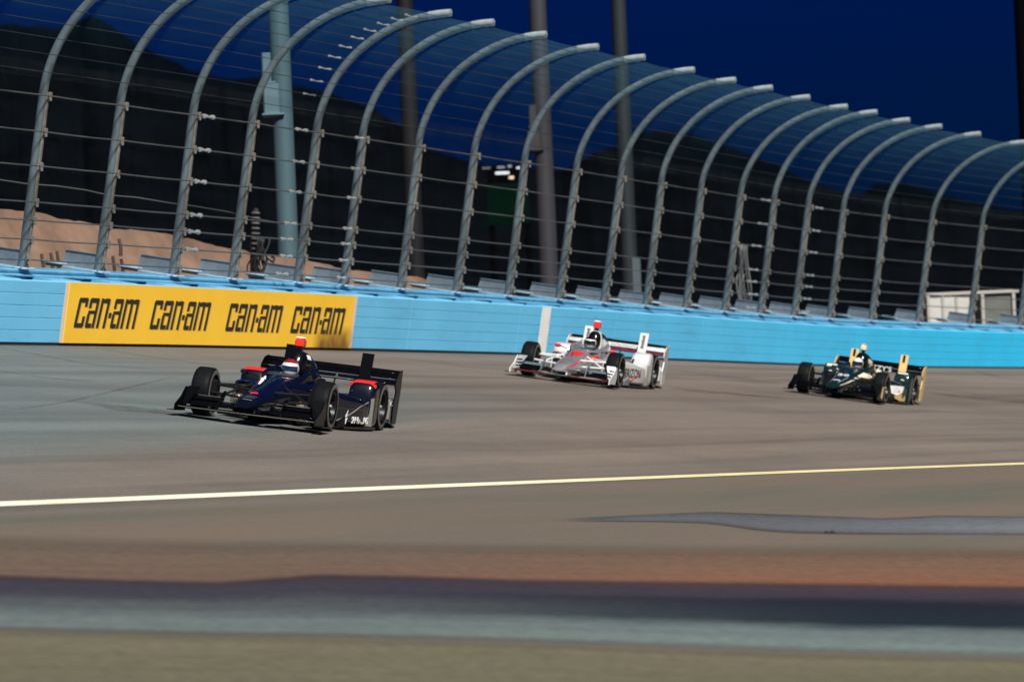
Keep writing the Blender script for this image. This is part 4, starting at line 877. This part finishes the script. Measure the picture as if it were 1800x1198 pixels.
def driver(car, label, shell, crown, band, visor, suit):
    """a seated driver: one skinned body, with helmet, visor and collar"""
    mw = car.matrix_world
    me = bpy.data.meshes.new('person'); J = {'pel': (-1.42, 0, .22, .15), 'sp': (-1.40, 0, .36, .15), 'ch': (-1.36, 0, .50, .145), 'nk': (-1.32, 0, .60, .06), 'hd': (-1.27, 0, .69, .075)}
    for s, k in ((1, 'l'), (-1, 'r')):
        J.update({'sh' + k: (-1.35, s * .17, .52, .07), 'el' + k: (-1.13, s * .20, .40, .05), 'wr' + k: (-.95, s * .13, .46, .036), 'ha' + k: (-.90, s * .12, .48, .04), 'hi' + k: (-1.30, s * .10, .22, .09), 'kn' + k: (-.88, s * .10, .36, .07), 'an' + k: (-.55, s * .09, .22, .05), 'fo' + k: (-.45, s * .09, .30, .035)})
    nm = list(J); E_ = [('pel', 'sp'), ('sp', 'ch'), ('ch', 'nk'), ('nk', 'hd')]
    for k in 'lr': E_ += [('ch', 'sh' + k), ('sh' + k, 'el' + k), ('el' + k, 'wr' + k), ('wr' + k, 'ha' + k), ('pel', 'hi' + k), ('hi' + k, 'kn' + k), ('kn' + k, 'an' + k), ('an' + k, 'fo' + k)]
    me.from_pydata([J[k][:3] for k in nm], [(nm.index(a), nm.index(b)) for a, b in E_], []); me.materials.append(suit)
    o = bpy.data.objects.new('person', me); COL.objects.link(o); o.matrix_world = mw.copy(); tag(o, label, 'person', 'racing drivers')
    sm = o.modifiers.new('skin', 'SKIN'); sv = me.skin_vertices[0].data
    for i, k in enumerate(nm): sv[i].radius = (J[k][3], J[k][3]); sv[i].use_root = (k == 'pel')
    o.modifiers.new('sub', 'SUBSURF').levels = 1; o.modifiers['sub'].render_levels = 2
    C = np.array([-1.26, 0, .745]); A_, B_, H_ = .150, .122, .135
    def ell(u, v, k=1.0):                    # u: angle round from the front, v: height angle
        r = math.cos(v); jaw = 1.0 + (.10 * max(0, -math.sin(v)) if math.cos(u) > 0 else 0)
        return C + np.array([A_ * r * math.cos(u) * jaw * k, B_ * r * math.sin(u) * k, H_ * math.sin(v) * k])
    def patch(nm_, m_, u0, u1, v0, v1, k, par, nu=24, nv=10):
        P = [[ell(u, v, k) for v in np.linspace(R(v0), R(v1), nv)] for u in np.linspace(R(u0), R(u1), nu)]; mb = MB(); mb.grid(P); return mb.build(nm_, m_, par, smooth='all')
    he = patch('helmet', shell, -180, 180, -62, 88, 1.0, o, 40, 18)
    patch('visor', visor, -72, 72, -14, 17, 1.02, he); patch('helmet_crown', crown, -180, 180, 36, 90, 1.012, he, 36, 8); patch('visor_strip', band, -70, 70, 15, 23, 1.03, he, 24, 3)
    patch('helmet_stripe', band, -100, -78, -40, 30, 1.014, he, 4, 10); patch('helmet_stripe', band, 84, 150, -35, 12, 1.014, he, 8, 8)
    mb = MB(); mb.tube([C + np.array([.02, s_, -.13]) for s_ in (-.10, 0, .10)], .035, 8); mb.build('collar', M_INT, o)
    return o

# car one: dark blue, nearest
mw1 = place(0)
lv1 = dict(gpanel=M_GRY, body=M_NAVY, wing=M_BLK, accent=M_RED, accent2=M_WHITE, pod=M_REDL, podl='bright red camera pod', podcap=M_WHITE, guard_top=M_RED, side=M_NAVY, cover=M_NAVY, bumper=M_GRY, rw_end=M_BLK)
car, tub, cov, body, cover, fw, rw = build_car('dark navy blue race car with red topped wheel guards, nearest and leftmost', mw1, lv1)
tub.decal([(-.10, 116), (-.45, 124), (-.85, 132)], [(-.06, 108), (-.45, 108), (-.80, 118)], .004).build('white_stripe', M_WHITE, body, smooth='all')
tub.decal([(.62, 80), (.52, 82)], [(.62, 102), (.52, 104)], .004, 4, 6).build('red_badge', M_RED, body, smooth='all')
for k in range(3): tub.decal([(.80 + k * .10, 62), (.785 + k * .10, 62)], [(.80 + k * .10, 104), (.785 + k * .10, 104)], .005, 3, 8).build('nose_band', M_GRY, body, smooth='all')
text_obj('SRP RACING', 'sponsor_lettering', M_WHITE, car, (-1.86, .922, .135), (-1, .17, 0), (0, 0, 1), .135, .1, sx=.80)
mb = slab([(x, yo(x) + .008, z) for x, z in ((-1.38, .08), (-1.42, .08), (-1.46, .17), (-1.43, .17), (-1.46, .27), (-1.37, .15), (-1.41, .15))], .003); mb.build('arrow_emblem', M_WHITE, car)
text_obj('A', 'wing_emblem', M_GRY, rw, (-3.405 + 3.6, .17, .70 - .8), (0, 1, 0), (0, 0, 1), .07)
tub_pl = cov.decal([(-1.66, 28), (-1.85, 28)], [(-1.66, 48), (-1.85, 48)], .004, 4, 6); tub_pl.build('white_badge', M_WHITE, cover, smooth='all')
# pale lines and glints that paint highlights onto the navy car
for s in (-1, 1):
    mb = MB(); mb.tube([(x, s * (yo(x) + .004), z) for x, z in ((-1.18, .12), (-1.40, .17), (-1.62, .25), (-1.85, .34), (-2.10, .385))], .009, 6); mb.build('sidepod_glint', M_GRY, car)
    mb = MB(); mb.rings([[(-.34 + dx, s * .44 + math.cos(t) * r_, .27 + math.sin(t) * r_) for t in np.linspace(0, 2 * math.pi, 16, endpoint=False)] for dx, r_ in ((.10, .02), (.08, .055), (.0, .075), (-.12, .07))]); mb.build('suspension_glint', M_COPPER, car, smooth=True)  # copper bulge added to imitate an orange glint by the front wheels
    for k in range(2): mb = MB(); mb.tube([(.595 - k * .05 - .14 * y, s * y, .232 + k * .045) for y in (.30, .5, .7, .88)], .0035, 5); o = mb.build('flap_glint', M_GRY, fw); o.matrix_parent_inverse = Matrix.Translation((-.95, 0, -.1))
mb = MB(); mb.tube([(1.065 - .16 * abs(y), y, .112) for y in np.linspace(-.93, .93, 15)], .0035, 5); o = mb.build('wing_edge', M_GRY, fw); o.matrix_parent_inverse = Matrix.Translation((-.95, 0, -.1))
mb = MB(); mb.tube([(-3.41, y, .672) for y in np.linspace(-.40, .42, 9)], .006, 6); o = mb.build('wing_edge', M_SILV, rw); o.matrix_parent_inverse = Matrix.Translation((3.6, 0, -.8))
M_HRED = paint('helmet_red', (.20, .008, .012)); M_VIS = mat('blue_visor', (.008, .022, .06), .1, coat=1.0); M_DVIS = mat('dark_visor', (.01, .012, .02), .1, coat=1.0)
driver(car, 'driver in a dark red and white helmet seated in the navy blue car', M_WPT, M_HRED, M_WPT, M_VIS, mat('dark_suit', (.02, .025, .05), .9))

# car two: silver, white and red
mw2 = place(1)
lv2 = dict(gpanel=M_GRY, body=M_SLV, wing=M_TEAL, accent=M_RED, accent2=M_WHITE, pod=M_REDL, podl='red camera pod', podcap=M_WHITE, side=M_SLV, cover=M_WPT, pods=M_PEARL, guard=M_PEARL, bumper=M_PEARL, rw_end=M_PEARL, rw_low=M_MAROON, rw_high=M_WPT, rw_top=M_CARB,
           board=M_PEARL, endplate=M_WPT, winglet=M_SLV, flap=M_BLK, flap2=M_TEAL, arm=M_WPT, mirror=M_RED)
car, tub, cov, body, cover, fw, rw = build_car('silver and white race car with red nose stripes, between the two dark cars', mw2, lv2)
tub.decal([(.10, 80), (-.05, 90), (.10, 100)], [(-.28, 66), (-.42, 90), (-.28, 114)], .004, 12, 8).build('red_chevron', M_RED, body, smooth='all')
for q0, q1 in (((28, 38)), ((142, 152))): tub.decal([(1.02, q0), (.4, q0), (-.2, q0), (-.75, q0 - 6)], [(1.02, q1), (.4, q1), (-.2, q1), (-.75, q1 - 4)], .005).build('red_stripe', M_RED, body, smooth='all')
for k in range(4): tub.decal([(.46 + k * .13, 66), (.43 + k * .13, 66)], [(.46 + k * .13, 114), (.43 + k * .13, 114)], .005, 3, 8).build('nose_band', M_GRY, body, smooth='all')
cov.decal([(-1.66, 20), (-2.1, 18)], [(-1.66, 52), (-2.1, 40)], .004, 8, 6).build('dark_slot', M_CARB, cover, smooth='all')
text_obj('VERIZON', 'sponsor_lettering', M_INK, car, (-1.46, .838, .275), (-1, .24, 0), (0, 0, 1), .235, 0, sx=.86)
text_obj('2', 'car_number', M_INK, car, (-.955, .53, .30), (0, 1, 0), (0, 0, 1), .16)
for s in (-1, 1):
    for k in range(7):
        mb = MB(); mb.box(-3.448 - k * 0.011, -3.44 - k * .011, s * .56 - .03 + (k % 3) * .006, s * .56 + .035 - (k % 2) * .01, .78 + k * .036, .80 + k * .036); o = mb.build('board_print', M_GRY, rw); o.matrix_parent_inverse = Matrix.Translation((3.6, 0, -.8))
for s in (-1, 1):                               # dark bars painting shade on the guards, and trim of the silver car
    mb = MB(); mb.tube([(x, s * (yo(x) + .004), z) for x, z in ((-1.10, .10), (-1.45, .14), (-1.80, .24), (-2.15, .38))], .010, 6); mb.build('red_pinstripe', M_RED, car)
    mb = MB(); mb.tube([(-2.30, s * .62, .10), (-2.30, s * .62, .40), (-2.34, s * .66, .54)], .022, 6); mb.build('recess_shade', M_INT, car)  # dark bar stands in for shade in the recess before the guard
    for k in range(3): mb = MB(); mb.tube([(-2.352, s * (.70 + k * .05), .26), (-2.342, s * (.80 + k * .05), .50)], .008, 5); mb.build('guard_shade_line', M_TEAL, car)
    for k in range(5): mb = MB(); mb.box(-2.405 + .0, -2.398, s * .79 - .13 + k * .052, s * .79 - .10 + k * .052, .565, .59); mb.build('guard_print', M_INK, car)
    tub.decal([(-.45, 90 - s * 46), (-.80, 90 - s * 50)], [(-.45, 90 - s * 30), (-.80, 90 - s * 30)], .005, 6, 5).build('dark_badge', M_INK, body, smooth='all')
    mb = MB(); mb.tube([(1.065 - .16 * q, s * q, .112) for q in np.linspace(.15, .93, 8)], .010, 5); o = mb.build('wing_edge', M_MAROON, fw); o.matrix_parent_inverse = Matrix.Translation((-.95, 0, -.1))
    for k in range(3): o = slab([(.685 - k * .05, s * (.80 + k * .02), .19 + k * .055), (.675 - k * .05, s * .935, .18 + k * .055), (.665 - k * .05, s * .935, .20 + k * .055), (.675 - k * .05, s * (.80 + k * .02), .21 + k * .055)], .010, 0).build('winglet_stripe', M_CARB, fw); o.matrix_parent_inverse = Matrix.Translation((-.95 - .012, 0, -.1))
for k in range(9):                              # dark script on the upper plane
    y = -.12 + k * .055; mb = MB(); mb.tube([(-3.70, y, .755 + .012 * (k % 3)), (-3.715, y + .02, .780 - .01 * (k % 2)), (-3.71, y + .042, .760)], .006, 5); o = mb.build('wing_script', M_INK, rw); o.matrix_parent_inverse = Matrix.Translation((3.6, 0, -.8))
driver(car, 'driver in a black helmet with white sides seated in the silver car', M_WPT, M_BLK, M_BLK, M_DVIS, mat('black_suit', (.012, .012, .014), .9))

# car three: dark green and gold
mw3 = place(2)
lv3 = dict(gpanel=M_GRN, body=M_GRN, wing=M_BLK, accent=M_GOLD, accent2=M_WHITE, pod=M_CREAM, podl='cream camera pod', podcap=M_GOLD, side=M_GRN, cover=M_GRN, guard=M_GRN, pods=M_GRN, bumper=M_GRN, rw_end=M_GOLD, board=M_GOLD, board_slot=M_CARB, endplate=M_BLK, winglet=M_BLK, mirror=M_CREAM)
car, tub, cov, body, cover, fw, rw = build_car('dark green race car with gold trim and gold rear wing ends, farthest and rightmost', mw3, lv3)
for m0, f_ in ((0, lambda q: q), (1, lambda q: 180 - q)):
    tub.decal([(.98, f_(22)), (.3, f_(30)), (-.3, f_(42)), (-.75, f_(48)), (-1.2, f_(24))], [(.98, f_(16)), (.3, f_(20)), (-.3, f_(24)), (-.75, f_(14)), (-1.2, f_(16))], .006).build('gold_swoosh', M_CREAM if not m0 else M_GOLD, body, smooth='all')
text_obj('20', 'car_number', M_WHITE, body, (.10, 0, .486), (0, 1, 0), (-1, 0, .19), .26)
tub.decal([(.75, 70), (.70, 90), (.75, 110)], [(.70, 70), (.65, 90), (.70, 110)], .004, 8, 3).build('nose_band', M_WHITE, body, smooth='all')
for s in (-1, 1):
    gp = slab([(x, s * (yo(x) + .010), z) for x, z in ((-1.45, .26), (-1.7, .31), (-1.95, .33), (-2.12, .30), (-2.10, .07), (-1.80, .065), (-1.5, .12))], .005); gp.build('gold_panel', M_GOLD, car)
    gp = slab([(x, s * (yo(x) + .018), z) for x, z in ((-1.22, .38), (-1.5, .39), (-1.9, .385), (-1.85, .26), (-1.6, .19), (-1.3, .22))], .004); gp.build('white_panel', M_WHITE, car)
    gp = slab([(.50, s * .967, .07), (.44, s * .967, .10), (.44, s * .967, .34), (.50, s * .967, .35), (.60, s * .967, .12)], .006); gp.build('gold_fin', M_GOLD, car)
for s in (-1, 1):
    for k, (x, z, r_) in enumerate(((-2.345, .50, .045), (-2.347, .38, .035), (-2.35, .29, .025))): mb = MB(); mb.tube([(x, s * (.80 + .03 * k), z), (x + .012, s * (.80 + .03 * k), z - .01)], r_, 8); mb.build('pale_badge', M_WHITE if k != 1 else M_GOLD, car)
    mb = MB(); mb.tube([(-2.42 + .0, s * .79 - .11, .655), (-2.42, s * .79 + .11, .655)], .016, 6); mb.build('guard_print', M_WHITE, car)
    tub.decal([(.95, 90 - s * 30), (.5, 90 - s * 34), (.2, 90 - s * 34)], [(.95, 90 - s * 22), (.5, 90 - s * 24), (.2, 90 - s * 26)], .005, 8, 4).build('pale_reflection', M_TEAL, body, smooth='all')  # pale lines painted as reflections along nose and sidepod tops
    mb = MB(); mb.tube([(x, s * (yo(x) - .10), z) for x, z in ((-1.15, .502), (-1.5, .485), (-1.9, .445), (-2.15, .42))], .012, 6); mb.build('pale_reflection', M_TEAL, car)
o = text_obj("FUZZY'S", 'wing_lettering', M_WHITE, rw, (-3.400 + 3.6, 0, .672 - .8 + .03), (0, 1, 0), (0, 0, 1), .15, sx=1.2)
cov.decal([(-1.68, 150), (-2.0, 150)], [(-1.68, 176), (-2.0, 170)], .004, 6, 5).build('cream_badge', M_CREAM, cover, smooth='all')
cov.decal([(-1.66, 4), (-2.05, 6)], [(-1.66, 26), (-2.05, 22)], .004, 6, 5).build('cream_badge', M_CREAM, cover, smooth='all')
driver(car, 'driver in a white helmet with dark visor seated in the green and gold car', M_WPT, M_WPT, M_BLK, M_DVIS, mat('green_suit', (.012, .03, .03), .9))
